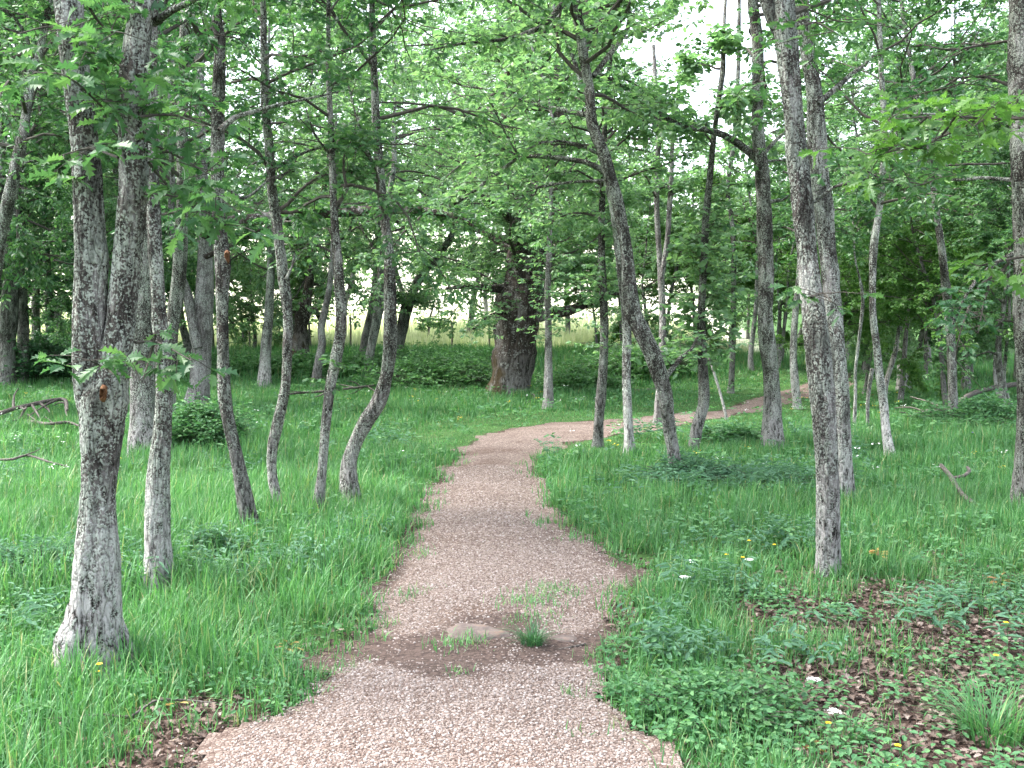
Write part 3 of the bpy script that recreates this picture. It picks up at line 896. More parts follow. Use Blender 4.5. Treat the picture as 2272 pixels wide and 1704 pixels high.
# --- right of the path
tree('slim upright oak at the verge, brown-mossed foot, leafy from head height', [[(1325, 992, 20), (1331, 900, 22), (1337, 830, 21), (1340, 760, 19), (1340, 700, 18), (1338, 630, 17), (1335, 560, 15), (1335, 480, 14), (1340, 350, 12), (1345, 200, 10)]], n=16, L=1.3, z0=2.6, bark='bark_dark', leaf='leaf_far', H=5.8, epi=(1.2, 3.4, 80, 0.45), seed=20)
tree('straight thin oak rising beside the kinked oak, speckled with lichen', [[(1396, 1010, 21), (1395, 970, 19), (1392, 900, 19), (1390, 830, 19), (1391, 760, 20), (1390, 700, 22), (1380, 600, 23), (1374, 550, 23), (1366, 480, 22), (1352, 420, 18), (1330, 340, 14), (1312, 260, 11)]], n=10, L=1.3, z0=3.6, bark='bark', leaf='leaf_far', H=5.5, seed=21)
tree('kinked oak forking low, its upper trunk tilted over the path bend',
     [[(1503, 1070, 27), (1497, 1020, 27), (1487, 960, 28), (1476, 870, 33), (1463, 830, 37), (1446, 780, 37), (1425, 740, 37), (1403, 690, 37), (1396, 630, 33), (1390, 560, 27), (1380, 500, 26), (1368, 440, 27), (1352, 390, 28), (1340, 340, 25), (1314, 275, 23), (1308, 200, 21), (1296, 130, 21), (1286, 60, 22), (1278, 0, 20), (1272, -80, 17)]],
     limbs=[[-0.6, (1276, -20, 17), (1240, 20, 15), (1220, 45, 14), (1195, 64, 13), (1155, 80, 10), (1100, 92, 8), (1025, 98, 6), (955, 110, 4)],
            [0.5, (1316, 170, 13), (1350, 125, 12), (1390, 70, 10), (1396, 25, 8), (1398, -30, 6)],
            [0.6, (1338, 378, 15), (1300, 360, 12), (1250, 352, 11), (1197, 347, 10), (1152, 347, 9), (1121, 371, 9), (1080, 402, 9), (1042, 430, 9), (997, 457, 8)],
            [0.8, (1310, 258, 12), (1248, 244, 10), (1197, 234, 8), (1155, 220, 7), (1121, 210, 6), (1076, 199, 5), (1025, 192, 4), (1004, 182, 3)],
            [-0.5, (1330, 343, 7), (1282, 320, 6), (1241, 313, 5), (1203, 316, 4), (1169, 330, 3)],
            [0.4, (1344, 400, 7), (1265, 405, 6), (1193, 417, 5), (1186, 433, 4), (1138, 443, 3)],
            [0.3, (1476, 838, 15), (1510, 796, 12), (1535, 775, 8), (1550, 745, 5)],
            [-0.4, (1152, 347, 6), (1080, 310, 5), (1050, 275, 4), (1020, 240, 3)], [-0.4, (1152, 347, 5), (1128, 310, 4), (1110, 270, 3), (1085, 215, 3)]],
     n=22, L=1.7, z0=3.6, bark='bark_dark', leaf='leaf_far', seed=22, H=7.2)
tree('curving oak wrapped in leafy shoots from chest height up', [[(1540, 997, 20), (1546, 950, 25), (1561, 900, 25), (1562, 860, 25), (1560, 820, 23), (1557, 760, 19), (1557, 690, 18), (1560, 620, 17), (1563, 560, 16), (1566, 480, 15), (1573, 410, 14), (1583, 310, 11), (1592, 240, 11), (1603, 160, 12), (1606, 70, 8), (1610, 0, 7)]], n=5, L=0.7, z0=3.6, bark='bark_dark', leaf='leaf_far', size=0.115, H=5.0, epi=(1.05, 3.3, 150, 0.55), seed=23, ros=4)
tree('leafy oak column standing behind the shoot-wrapped oak', [[(1622, 872, 12), (1626, 760, 12), (1628, 560, 11), (1622, 480, 10), (1615, 410, 9), (1630, 300, 10), (1638, 150, 9), (1640, 0, 8)]], n=5, L=0.8, z0=4.2, bark='bark_dark', leaf='leaf_far', size=0.115, H=6.5, epi=(1.5, 4.0, 110, 0.6), seed=24, ros=4)
tree('sturdy straight oak with a long mossy bough reaching over the path',
     [[(1717, 998, 43), (1714, 960, 39), (1714, 900, 38), (1711, 835, 34), (1703, 760, 36), (1698, 690, 32), (1700, 620, 33), (1698, 560, 32), (1694, 450, 32), (1690, 380, 30), (1682, 310, 27), (1680, 200, 25), (1682, 100, 26), (1670, 0, 24)]],
     limbs=[[-1.2, (1688, 362, 21), (1658, 334, 17), (1613, 303, 15), (1565, 286, 13), (1510, 279, 12), (1455, 248, 11), (1400, 210, 10), (1370, 185, 8), (1320, 158, 6)],
            [0.3, (1695, 340, 11), (1723, 310, 9), (1750, 285, 7), (1775, 260, 5)], [0.2, (1700, 358, 7), (1735, 356, 5), (1760, 350, 4)],
            [0.2, (1708, 448, 8), (1735, 445, 6), (1752, 432, 4)], [0.2, (1510, 279, 5), (1480, 290, 4), (1440, 270, 3)]],
     n=14, L=1.6, z0=4.2, az_c=0.5, az_w=1.7, bark='bark_dark', seed=25, H=8.5)
tree('tall lichen-crusted oak nearest the verge with a peeling strip of bark',
     [[(1838, 1275, 54), (1838, 1200, 51), (1838, 1130, 51), (1836, 1040, 48), (1830, 940, 50), (1822, 850, 55), (1812, 750, 56), (1805, 690, 50), (1796, 620, 46), (1790, 560, 42), (1782, 480, 46), (1775, 400, 46), (1766, 330, 46), (1760, 260, 42), (1752, 170, 44), (1744, 90, 50), (1738, 0, 46), (1734, -120, 40)],
      [(1746, 90, 36), (1716, 40, 32), (1690, -40, 28), (1670, -150, 24)]],
     limbs=[[-0.3, (1806, 450, 8), (1850, 415, 7), (1920, 398, 5), (1990, 400, 3)]],
     n=16, L=1.6, z0=3.4, bark='bark', seed=26, H=7.5,
     sprays=[(6.0, 12, (1850, 415), (1920, 398), (1990, 400), (2050, 410)), (6.0, 7, (1770, 60), (1810, 50), (1850, 70)), (6.0, 6, (1700, 190), (1680, 180), (1640, 200)), (6.0, 5, (1800, 660), (1825, 650), (1845, 670))], flare=0.1)
tree('second lichen-grey oak touching the tall peeling one from behind',
     [[(1874, 1117, 36), (1873, 1040, 35), (1870, 950, 35), (1866, 870, 36), (1858, 790, 36), (1850, 700, 36), (1842, 620, 36), (1836, 560, 36), (1828, 480, 38), (1818, 400, 40), (1812, 300, 40), (1808, 220, 34), (1793, 120, 30), (1782, 40, 28), (1775, -40, 26)]],
     limbs=[[0.3, (1815, 230, 14), (1858, 193, 12), (1889, 165, 10), (1913, 148, 8), (1935, 125, 5)]], n=16, L=1.7, z0=3.7, bark='bark', seed=27, H=8)
tree('lean grey oak beside the snapped snag in the right-hand clearing', [[(1976, 1018, 21), (1966, 960, 19), (1961, 900, 19), (1951, 830, 18), (1944, 760, 16), (1937, 700, 16), (1936, 630, 15), (1938, 560, 18), (1944, 510, 16), (1954, 440, 14), (1962, 300, 13), (1955, 150, 11), (1950, 0, 9)]], n=18, L=1.7, z0=2.7, leaf='leaf', seed=28, H=7.5)
tree('bare leaning brown oak above the forked fallen bough', [[(2122, 958, 23), (2115, 900, 19), (2113, 830, 19), (2111, 770, 19), (2106, 700, 20), (2098, 630, 18), (2090, 560, 16), (2075, 450, 14), (2060, 340, 12), (2035, 220, 11), (2018, 120, 10), (2000, 0, 9)]], n=18, L=1.9, z0=3.0, bark='bark_dark', seed=29, H=8)
tree('dark oak at the picture edge with white-lichened foot and drooping boughs',
     [[(2277, 1132, 58), (2281, 1000, 50), (2284, 900, 50), (2279, 770, 52), (2275, 660, 52), (2278, 560, 52), (2272, 350, 54), (2270, 170, 58), (2268, 0, 54)]],
     limbs=[[-0.6, (2255, 560, 12), (2200, 590, 9), (2150, 640, 7), (2120, 720, 4)], [0.4, (2255, 400, 11), (2180, 395, 8), (2110, 400, 6), (2060, 380, 4)]],
     n=16, L=1.9, z0=3.0, bark='bark_dark', leaf='leaf_deep', seed=30, H=8,
     sprays=[(8.4, 16, (2230, 600), (2170, 640), (2130, 740), (2120, 800)), (8.6, 14, (2240, 580), (2190, 650), (2170, 740)), (8.7, 12, (2240, 90), (2180, 100), (2110, 110), (2050, 100)), (8.7, 12, (2240, 190), (2180, 170), (2120, 190))])
tree('oak reaching leafy sprays into view past the picture edge', [[(2470, 1330, 70), (2475, 1100, 60), (2480, 800, 52), (2470, 400, 46), (2480, 0, 40)]], limbs=[[-0.5, (2465, 300, 14), (2360, 262, 10), (2272, 262, 8), (2150, 258, 6), (2040, 255, 4), (1950, 262, 3)]],
     sprays=[(5.0, 10, (2290, 262), (2180, 262), (2080, 258), (1970, 265)), (5.0, 12, (2060, 256), (2000, 310), (1945, 345), (1900, 330)), (4.9, 9, (2300, 235), (2220, 245), (2160, 280)), (5.0, 9, (2330, 560), (2240, 575), (2170, 590)), (5.0, 10, (2120, 258), (2090, 300), (2040, 330))],
     n=14, L=1.6, z0=3.3, leaf='leaf_young', seed=31, H=7.5, Y=None)
tree('slim pole of an oak with clumps of bright leaf sprouting from its bark', [[(1217, 907, 21), (1217, 850, 20), (1217, 790, 18), (1217, 730, 16), (1215, 660, 15), (1217, 600, 14), (1219, 540, 12), (1222, 450, 10), (1225, 350, 8)]], n=12, L=1.6, z0=3.2, bark='bark_pale', leaf='leaf_far', H=7, epi=(1.2, 3.8, 100, 0.6), seed=32)

# --- the old oak
tree('huge old hollow oak with bulging trunk and rust-brown moss at its foot',
     [[(1120, 882, 88), (1128, 850, 86), (1138, 800, 88), (1145, 750, 88), (1150, 700, 92), (1156, 660, 104), (1160, 630, 84), (1155, 590, 64), (1155, 540, 60), (1148, 480, 50), (1140, 380, 40), (1130, 250, 30)],
      [(1170, 640, 56), (1186, 590, 40), (1200, 520, 34), (1215, 420, 26), (1240, 300, 20)]],
     limbs=[[0.5, (1195, 700, 26), (1258, 690, 22), (1300, 675, 17), (1345, 655, 11), (1390, 650, 6)], [-1.5, (1140, 640, 22), (1085, 640, 16), (1040, 636, 11), (990, 640, 6)],
            [1.5, (1140, 560, 24), (1085, 520, 18), (1030, 500, 12), (980, 490, 8)], [-2.0, (1150, 520, 24), (1120, 470, 18), (1080, 440, 12), (1020, 420, 7)], [-2.5, (1165, 540, 20), (1200, 500, 14), (1260, 480, 9), (1320, 470, 6)],
            [-2.0, (1140, 690, 12), (1090, 700, 8), (1050, 730, 5)]],
     n=34, L=3.0, z0=1.9, z1=8.5, bark='bark_old', leaf='leaf_far', H=9, size=0.085, sec=12, ros=12, lump=0.17, flare=0.1, el=(-15, 40), seed=33, epi=(1.5, 5.0, 300, 1.05))

# --- field edge
tree('stubby pollard with a knobbed top at the field edge', [[(876, 797, 30), (884, 760, 27), (890, 741, 25), (897, 705, 25), (903, 680, 29), (905, 664, 27)]], limbs=[[-0.5, (908, 670, 20), (925, 630, 20), (950, 590, 18), (985, 550, 16), (1010, 500, 13), (1000, 450, 9)]], n=0, ext=False, bark='bark_dark', leaf='leaf_far', seed=34, L=2.0, z0=1.0, epi=(2.0, 3.2, 170, 1.3), size=0.10)
tree('leaning grey oak of a pair against the bright field, the front one', [[(817, 822, 19), (822, 780, 19), (830, 740, 21), (838, 700, 23), (845, 660, 24), (850, 600, 22), (855, 520, 18)]], n=26, L=3.2, z0=2.4, leaf='leaf_far', H=11, size=0.10, sec=9, ros=10, droop=0.35, el=(-25, 40), seed=35)
tree('leaning grey oak just behind the front one of the pair by the field', [[(803, 796, 15), (810, 750, 17), (820, 710, 19), (828, 670, 18), (834, 620, 16), (838, 560, 14)]], n=22, L=3.0, z0=2.4, bark='bark_pale', leaf='leaf_far', H=11, size=0.10, sec=9, ros=10, droop=0.35, el=(-25, 40), seed=36)
tree('grey oak trunk framed between the orange-stub oak and the S-bent one', [[(588, 858, 26), (589, 800, 24), (591, 760, 24), (596, 700, 21), (600, 620, 18), (602, 560, 16), (604, 450, 14)]], n=24, L=2.9, z0=2.2, leaf='leaf_far', H=11, size=0.10, sec=9, ros=10, droop=0.35, el=(-25, 40), seed=37)
tree('squat old oak with rusty moss and a dark mouth under its boughs', [[(664, 797, 38), (667, 750, 31), (668, 720, 28), (672, 695, 36), (680, 660, 24), (690, 600, 16)]], limbs=[[0.5, (680, 695, 18), (700, 690, 14), (712, 715, 8)], [-0.5, (668, 700, 18), (645, 680, 12), (615, 670, 7)]], n=22, L=3.0, z0=2.0, bark='bark_old', leaf='leaf_far', H=9, size=0.10, sec=9, ros=10, droop=0.3, el=(-25, 40), seed=38)
tree('pale wavy oak behind the knotted thin one', [[(700, 858, 19), (709, 795, 18), (715, 763, 17), (713, 730, 16), (719, 698, 15), (728, 654, 14), (735, 600, 12), (742, 480, 10)]], n=20, L=2.4, z0=2.5, bark='bark_pale', leaf='leaf_far', H=9, size=0.12, droop=0.3, seed=39)
tree('slight sapling alone against the bright field', [[(948, 771, 6), (951, 740, 5), (953, 710, 5), (962, 676, 4), (966, 640, 3)]], n=10, L=0.8, z0=0.6, z1=2.2, ext=False, bark='bark_pale', leaf='leaf_far', seed=40, size=0.09, cat='sapling', name='oak_sapling')
# far left
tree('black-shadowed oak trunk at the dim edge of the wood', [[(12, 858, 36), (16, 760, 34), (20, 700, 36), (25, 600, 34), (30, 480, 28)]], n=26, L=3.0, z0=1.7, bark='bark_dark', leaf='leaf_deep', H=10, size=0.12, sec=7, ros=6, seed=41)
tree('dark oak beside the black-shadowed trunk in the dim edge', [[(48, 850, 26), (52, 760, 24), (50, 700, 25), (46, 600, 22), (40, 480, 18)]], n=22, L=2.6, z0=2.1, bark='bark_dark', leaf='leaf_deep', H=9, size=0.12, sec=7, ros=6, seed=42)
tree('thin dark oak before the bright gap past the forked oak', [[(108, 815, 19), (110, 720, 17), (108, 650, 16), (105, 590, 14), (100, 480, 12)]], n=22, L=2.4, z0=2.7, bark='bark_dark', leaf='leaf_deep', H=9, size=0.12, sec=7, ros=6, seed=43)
tree('grey slanted oak stepping in from the picture edge with bare forks', [[(-58, 1022, 38), (-50, 900, 34), (-40, 780, 32), (-25, 680, 30), (-12, 610, 27), (2, 520, 26), (20, 440, 26), (40, 350, 26), (52, 300, 21), (62, 220, 18), (72, 160, 19), (85, 130, 16), (100, 60, 14), (110, 0, 12)]],
     limbs=[[0.4, (62, 200, 12), (45, 140, 10), (15, 120, 8), (-20, 110, 6)], [-0.3, (76, 150, 10), (60, 80, 8), (35, 40, 7), (5, 20, 5)], [0.3, (46, 320, 9), (90, 280, 7), (125, 265, 5)], [0.2, (20, 430, 7), (60, 360, 6), (90, 355, 4)]], n=16, L=1.7, z0=3.0, bark='bark_dark', seed=44, H=7.5)
# right-hand wood
tree('slim oak standing just beyond the far turn of the gravel path', [[(1770, 907, 17), (1764, 850, 18), (1760, 800, 16), (1762, 730, 15), (1768, 660, 14), (1774, 600, 12), (1778, 450, 10)]], n=12, L=1.7, z0=2.8, seed=45, H=6)
tree('thin far oak above the grassy bank, seen before the sturdy straight oak', [[(1666, 822, 11), (1666, 780, 11), (1672, 730, 10), (1676, 690, 9), (1680, 600, 8)]], n=18, L=2.2, z0=2.6, seed=46, H=7, leaf='leaf_far', size=0.12)
tree('far grey oak showing just past the edge of the second lichen-grey oak', [[(1878, 808, 12), (1876, 720, 12), (1876, 640, 10), (1875, 570, 10), (1876, 450, 9)]], n=22, L=2.6, z0=2.6, seed=47, H=9, leaf='leaf_far', size=0.12)
tree('whip-thin curving oak between the second lichen-grey oak and the snag', [[(1895, 957, 8), (1898, 880, 7), (1898, 820, 6), (1905, 760, 7), (1912, 700, 7), (1914, 660, 8), (1908, 620, 5), (1898, 580, 4), (1895, 540, 4)]], n=12, L=1.2, z0=2.6, seed=48, H=4.5)
tree('snapped dead snag without branches in the clearing', [[(1926, 965, 7), (1925, 900, 8), (1930, 850, 9), (1935, 818, 10)]], ext=False, dead=True, seed=49, bark='bark_dark', flare=0, cat='dead tree', name='dead_snag', group='dead wood')
tree('speckled slanting stem leaning across behind the lean grey oak', [[(1962, 885, 10), (1966, 850, 11), (1973, 825, 11), (1984, 790, 12), (1990, 760, 9), (1998, 700, 7)]], n=8, L=1.2, z0=2.0, H=4, seed=50, leaf='leaf')
tree('grey oak with a dark second leg splayed at its foot', [[(2005, 866, 22), (2002, 830, 19), (1999, 790, 16), (1998, 740, 13), (1995, 640, 12), (1998, 500, 10)], [(2022, 868, 10), (2012, 830, 9), (2004, 790, 8), (2000, 740, 6)]], exts=[True, False], n=20, L=2.2, z0=2.6, seed=51, H=8.5)
tree('pink-barked far oak between the splayed oak and the leaning brown one', [[(2060, 820, 15), (2058, 780, 13), (2056, 700, 11), (2058, 600, 10)]], n=22, L=2.6, z0=2.4, seed=52, H=9, bark='bark_pale', size=0.12)
tree('bent thin oak crossing behind the high end of the fallen bough', [[(2218, 892, 9), (2209, 840, 9), (2210, 780, 9), (2220, 720, 9), (2230, 640, 9), (2232, 560, 8)]], n=16, L=1.7, z0=2.4, seed=53, H=7)
tree('dark bent thin oak close to the trunk at the picture edge', [[(2250, 920, 9), (2232, 870, 8), (2228, 830, 7), (2235, 750, 7), (2240, 680, 6), (2236, 560, 5)]], n=14, L=1.5, z0=2.5, seed=54, H=6, bark='bark_dark')
tree('little leaning sapling by the far gravel path', [[(1612, 932, 6), (1600, 880, 6), (1585, 830, 6), (1572, 790, 4)]], n=10, L=0.7, z0=0.6, z1=1.8, ext=False, seed=55, size=0.08, cat='sapling', name='oak_sapling')
tree('young double-stemmed oak seen between the sturdy oak and the slim path oak', [[(1728, 818, 6), (1738, 740, 7), (1745, 690, 6), (1750, 600, 5)], [(1729, 812, 5), (1726, 740, 5), (1728, 680, 4), (1722, 600, 4)]], n=14, L=1.7, z0=2.4, seed=56, H=6)
tree('double-topped grey oak behind the kinked oak, dividing above head height', [[(1460, 942, 18), (1462, 880, 16), (1468, 800, 15), (1470, 700, 16), (1467, 620, 15), (1463, 560, 13), (1458, 480, 12), (1457, 380, 12), (1462, 300, 11), (1455, 200, 9), (1450, 100, 7)], [(1467, 620, 12), (1480, 540, 11), (1485, 470, 11), (1490, 380, 10), (1492, 320, 9), (1505, 200, 6)]], n=4, L=1.0, z0=3.4, z1=4.4, seed=57, H=5.4, leaf='leaf_far', bark='bark_pale')

# ------------------------------------------------------------------ forest behind: a few grown oaks, copied
def proto(seed, H, L, z0, n, leaf, bark, size=0.094, r=0.10):
    rng = np.random.default_rng(seed)
    root = empty('oak_tree', (0, 0, 0))
    m = int(H / 0.8)
    P = np.zeros((m, 3))
    d = np.array([0.0, 0, 1])
    P[0] = (0, 0, -0.3)
    for i in range(1, m):
        d = norm(d + rng.normal(0, 0.13, 3) * np.array([1, 1, 0.2]) + np.array([0, 0, 0.12]))
        P[i] = P[i - 1] + d * H / (m - 1)
    R = r * np.linspace(1.1, 0.12, m)
    X = catmull(np.column_stack([P, R]), 0.2)
    mt = MB()
    trunk_tube(mt, X[:, :3], X[:, 3], rng, 9, 0.08, 0.3)
    mt.build('trunk', M[bark], root, smooth=True)
    mc = MB()
    grow(mc, rng, X, n * 1.25, L, z0, H, MID, size, sec=13, ros=13, k=5, droop=0.3, tuple_el=(-18, 45))
    mc.build('crown', [M[leaf], M['twig']], root)
    return root

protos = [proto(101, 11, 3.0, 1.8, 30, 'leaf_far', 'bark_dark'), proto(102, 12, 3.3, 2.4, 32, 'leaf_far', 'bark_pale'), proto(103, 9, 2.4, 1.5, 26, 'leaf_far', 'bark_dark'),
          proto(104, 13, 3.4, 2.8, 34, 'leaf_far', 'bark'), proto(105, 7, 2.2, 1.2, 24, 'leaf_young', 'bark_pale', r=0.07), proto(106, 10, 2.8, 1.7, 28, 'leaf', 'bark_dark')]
used_p = set()
def place(pi, px, Y, sc, rot, label):
    p = at(px, 700, Y)
    loc = (p[0], p[1], float(gz(p[0], p[1])))
    src = protos[pi]
    if pi in used_p:
        o = src.copy()
        S.collection.objects.link(o)
        for ch in src.children:
            c = ch.copy()
            S.collection.objects.link(c)
            c.parent = o
    else:
        o = src
        used_p.add(pi)
    o.location = loc
    o.rotation_euler = (0, 0, rot)
    o.scale = (sc, sc, sc)
    tag(o, label, 'tree', 'oak trees of the wood')
    return o

FAR = [
    (5, -60, 17, 1.0, 'deep green oak filling the dim corner behind the slanted grey oak'),
    (2, 70, 26, 1.1, 'mid-green oak behind the dark trunks of the dim edge'),
    (0, 150, 30, 1.0, 'bushy oak glimpsed past the outer stem of the forked oak'),
    (5, 250, 24, 1.05, 'deep green oak behind the two stems of the forked oak'),
    (3, 340, 32, 0.95, 'tall far oak behind the straight thin one and its grey-brown neighbour'),
    (0, 430, 27, 1.0, 'broad oak closing the view behind the pale forked oak'),
    (1, 530, 36, 0.95, 'tall oak above the field gap next to the orange-stub oak'),
    (1, 640, 34, 1.0, 'high-crowned oak over the squat mossy one'),
    (3, 760, 37, 1.0, 'tall bright oak above the pale wavy trunk'),
    (3, 905, 40, 1.05, 'bright oak rising behind the knob-topped pollard'),
    (1, 1030, 38, 1.05, 'bright oak behind the spreading side of the old hollow oak'),
    (0, 1120, 30, 1.05, 'oak crown directly behind the old hollow trunk'),
    (3, 1190, 35, 1.0, 'tall oak behind the slim pole with leaf clumps'),
    (1, 1255, 38, 0.95, 'oak behind the slim upright one at the verge'),
    (4, 1385, 32, 0.85, 'lower oak behind the tilted upper trunk of the kinked oak'),
    (4, 1470, 30, 0.85, 'low young oak under the white sky gap'),
    (4, 1550, 34, 0.95, 'low young oak behind the shoot-wrapped oak'),
    (4, 1620, 28, 0.8, 'small bright oak behind the leafy column'),
    (4, 1725, 34, 0.9, 'mid-green oak behind the sturdy straight oak'),
    (0, 1765, 40, 0.9, 'far oak above the vanishing end of the gravel path'),
    (3, 1840, 33, 0.85, 'tall far oak hidden by the two lichen-grey trunks'),
    (2, 1915, 27, 1.0, 'mid-green oak behind the whip-thin curving one'),
    (0, 1965, 38, 0.95, 'far oak behind the lean grey one'),
    (5, 2030, 26, 0.65, 'deep green oak behind the splayed-foot oak'),
    (2, 2085, 31, 1.05, 'mid-green oak beyond the leaning brown oak'),
    (5, 2150, 22, 0.9, 'deep green oak behind the drooping boughs at the edge'),
    (0, 2200, 33, 0.75, 'far bushy oak past the bent thin trunks'),
    (2, 2265, 24, 1.05, 'mid-green oak behind the dark trunk at the picture edge'),
    (3, 2360, 20, 1.0, 'tall oak outside the edge behind the white-footed trunk'),
    (1, -180, 22, 1.0, 'tall oak outside the edge beyond the slanted grey one'),
    (4, 1660, 44, 1.0, 'small far oak at the top of the grassy bank'),
    (4, 2000, 20, 0.75, 'young bright oak among the right-hand trunks'),
    (4, 2110, 18, 0.7, 'young bright oak over the forked fallen bough'),
    (4, 1840, 20, 0.55, 'waist-branching young oak behind the touching lichen-grey trunks'),
    (2, 1920, 22, 0.55, 'bushy young oak behind the snapped snag'),
    (4, 2060, 25, 0.7, 'bushy young oak close to the pink-barked far trunk'),
    (2, 2160, 26, 0.6, 'low bushy oak behind the high end of the fallen bough'),
    (5, 2230, 17, 0.55, 'low dark oak bush next to the trunk at the picture edge'),
    (4, 1735, 30, 0.7, 'bushy young oak past the far end of the gravel path'),
    (2, 1440, 26, 0.5, 'bushy young oak on the bank behind the double-topped one'),
    (4, 1330, 29, 0.6, 'bushy young oak on the bank behind the slim verge oak'),
    (5, 250, 18, 0.55, 'low dark oak bush seen between the stems behind the forked oak'),
    (2, 560, 31, 0.55, 'bushy young oak at the field edge near the grey trunk'),
    (4, 690, 33, 0.6, 'bright bushy young oak at the field edge near the squat mossy oak'),
    (1, 820, 44, 1.15, 'tall far oak behind the leaning pair'),
    (3, 1080, 46, 1.15, 'tall far oak high behind the old hollow oak'),
    (1, 400, 40, 1.1, 'tall far oak behind the pale forked trunk'),
    (2, 470, 31, 0.5, 'bushy young oak at the field edge behind the pale forked oak'),
    (4, 545, 33, 0.62, 'bright bushy young oak between the orange-stub oak and the grey field-edge trunk'),
    (4, 625, 32, 0.5, 'bright low oak at the field edge behind the S-bent trunk'),
    (2, 130, 31, 0.5, 'low bushy oak in the bright gap past the forked oak'),
    (4, 1800, 36, 0.75, 'bushy far oak between the sturdy straight oak and the touching pair'),
    (2, 1880, 38, 0.7, 'bushy far oak just past the touching lichen-grey pair'),
    (4, 1960, 34, 0.6, 'low bushy oak far behind the lean grey one'),
    (2, 2020, 40, 0.75, 'far bushy oak past the splayed-foot oak'),
    (4, 2120, 36, 0.8, 'far bushy oak behind the leaning brown oak'),
    (2, 2200, 40, 0.75, 'far bushy oak behind the bent thin trunks'),
    (3, 200, 38, 1.1, 'tall far oak between the stems of the forked oak'),
]
for i, (pi, px, Y, sc, lab) in enumerate(FAR):
    place(pi, px, Y, sc, (i * 2.39996) % 6.283, lab)

# ------------------------------------------------------------------ distant wood at the top of the field, one mass
rngd = np.random.default_rng(909)
md = MB()
for i in range(46):
    X0, Y0 = -62 + i * 2.15 + rngd.normal(0, 1.2), 88 + rngd.uniform(0, 26)
    hgt, rad = rngd.uniform(9, 14), rngd.uniform(2.8, 4.2)
    zb = float(gz(X0, Y0))
    tubes(md, np.array([[X0, Y0, zb - 0.3], [X0 + 0.2, Y0, zb + hgt * 0.4], [X0, Y0, zb + hgt * 0.8]]), np.array([0.22, 0.17, 0.06]), 6, 1)
    nb = 16
    cc = np.array([X0, Y0, zb + hgt * 0.55]) + rngd.normal(0, 1, (nb, 3)) * np.array([rad * 0.55, rad * 0.55, hgt * 0.2])
    C = (cc[:, None, :] + rngd.normal(0, 1, (nb, 26, 3)) * np.array([1.0, 1.0, 0.6])).reshape(-1, 3)
    C[:, 2] = np.maximum(C[:, 2], zb + 0.6)
    rosettes(md, C, norm(rngd.normal(0, 1, C.shape)), rngd, 4, 0.26, MID, 0)
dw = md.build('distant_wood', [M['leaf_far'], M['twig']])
tag(dw, 'pale green far-off wood along the top of the field', 'wood', kind='stuff')

# ------------------------------------------------------------------ shrubs
def shrub(label, px, py, rad, h, n, leaf, size=0.07, name='shrub', cat='shrub', seed=0, tpl=None, Y=None, rx=1.0, group='shrubs under the trees', flatk=0.6):
    rng = np.random.default_rng(seed + 500)
    b = gnd(px, py)
    b[2] = gz(b[0], b[1])
    root = empty(name, b)
    tag(root, label, cat, group)
    az = rng.uniform(0, 6.28, n)
    el = rng.uniform(0.25, 1.5, n)
    q = rng.uniform(0.6, 1.05, n)
    tipx = np.cos(az) * np.cos(el) * rad * rx * q
    tipy = np.sin(az) * np.cos(el) * rad * q
    tipz = (0.25 + 0.75 * np.sin(el)) * h * q * (0.75 + 0.5 * vnoise(tipx + 50, tipy + 50, 0.5 * rad, seed))
    base = np.stack([tipx * 0.35, tipy * 0.35, gz(b[0] + tipx * 0.35, b[1] + tipy * 0.35) - b[2]], -1)
    tip = np.stack([tipx, tipy, tipz], -1)
    mid = base * 0.4 + tip * 0.6 + np.array([0, 0, 1]) * (0.18 * h)
    Q = np.stack([base, mid, tip], 1)
    ms = MB()
    tubes(ms, Q, np.tile(np.linspace(0.006, 0.002, 3), (n, 1)) * max(0.6, h), 4)
    ms.build('stems', M['twig'], root)
    mf = MB()
    for fr in (0.35, 0.6, 0.8, 1.0):
        c = base * (1 - fr) ** 2 + 2 * mid * fr * (1 - fr) + tip * fr * fr
        c = c + rng.normal(0, 0.08 * rad, c.shape)
        c[:, 2] = np.maximum(c[:, 2], 0.02)
        rosettes(mf, c, norm(tip - base), rng, 5, size, tpl or MID, 0, flat=flatk, droop=0.2)
    mf.build('foliage', [M[leaf]], root)
    return root

shrub('wide bramble bank spreading before the field beside the old oak', 985, 868, 1.5, 0.7, 700, 'bramble', 0.075, 'bramble_bush', seed=1, rx=1.5)
shrub('dark bramble clump on the bank between the pollard and the old oak', 920, 815, 1.6, 0.42, 380, 'bramble', 0.08, 'bramble_bush', seed=2, rx=1.6)
shrub('round leafy bush in the meadow between the thin trunks near the forked oak', 445, 1005, 0.62, 0.55, 320, 'forb', 0.06, 'leafy_bush', seed=3, rx=1.2)
shrub('bluish ferny bush on the verge before the kinked oak', 1525, 1075, 0.45, 0.26, 150, 'forb_blue', 0.05, 'fern_bush', seed=4, rx=1.5, tpl=SLIM)
shrub('bluish ferny bush spread left of the tall peeling oak', 1690, 1085, 0.6, 0.2, 110, 'forb_blue', 0.05, 'fern_bush', seed=5, rx=1.4, tpl=SLIM)
shrub('low grey-green bush in the grass outside the forked oak foot', 100, 1290, 0.4, 0.26, 150, 'forb_blue', 0.045, 'fern_bush', seed=6, rx=1.3, tpl=SLIM)
shrub('grey-green fern clump at the foot of the straight thin oak', 440, 1245, 0.3, 0.2, 100, 'forb_blue', 0.045, 'fern_bush', seed=7, rx=1.3, tpl=SLIM)
shrub('clover-leaved clump spilling towards the front edge of the path', 1590, 1600, 0.34, 0.15, 220, 'forb', 0.034, 'leafy_clump', seed=8, rx=1.2)
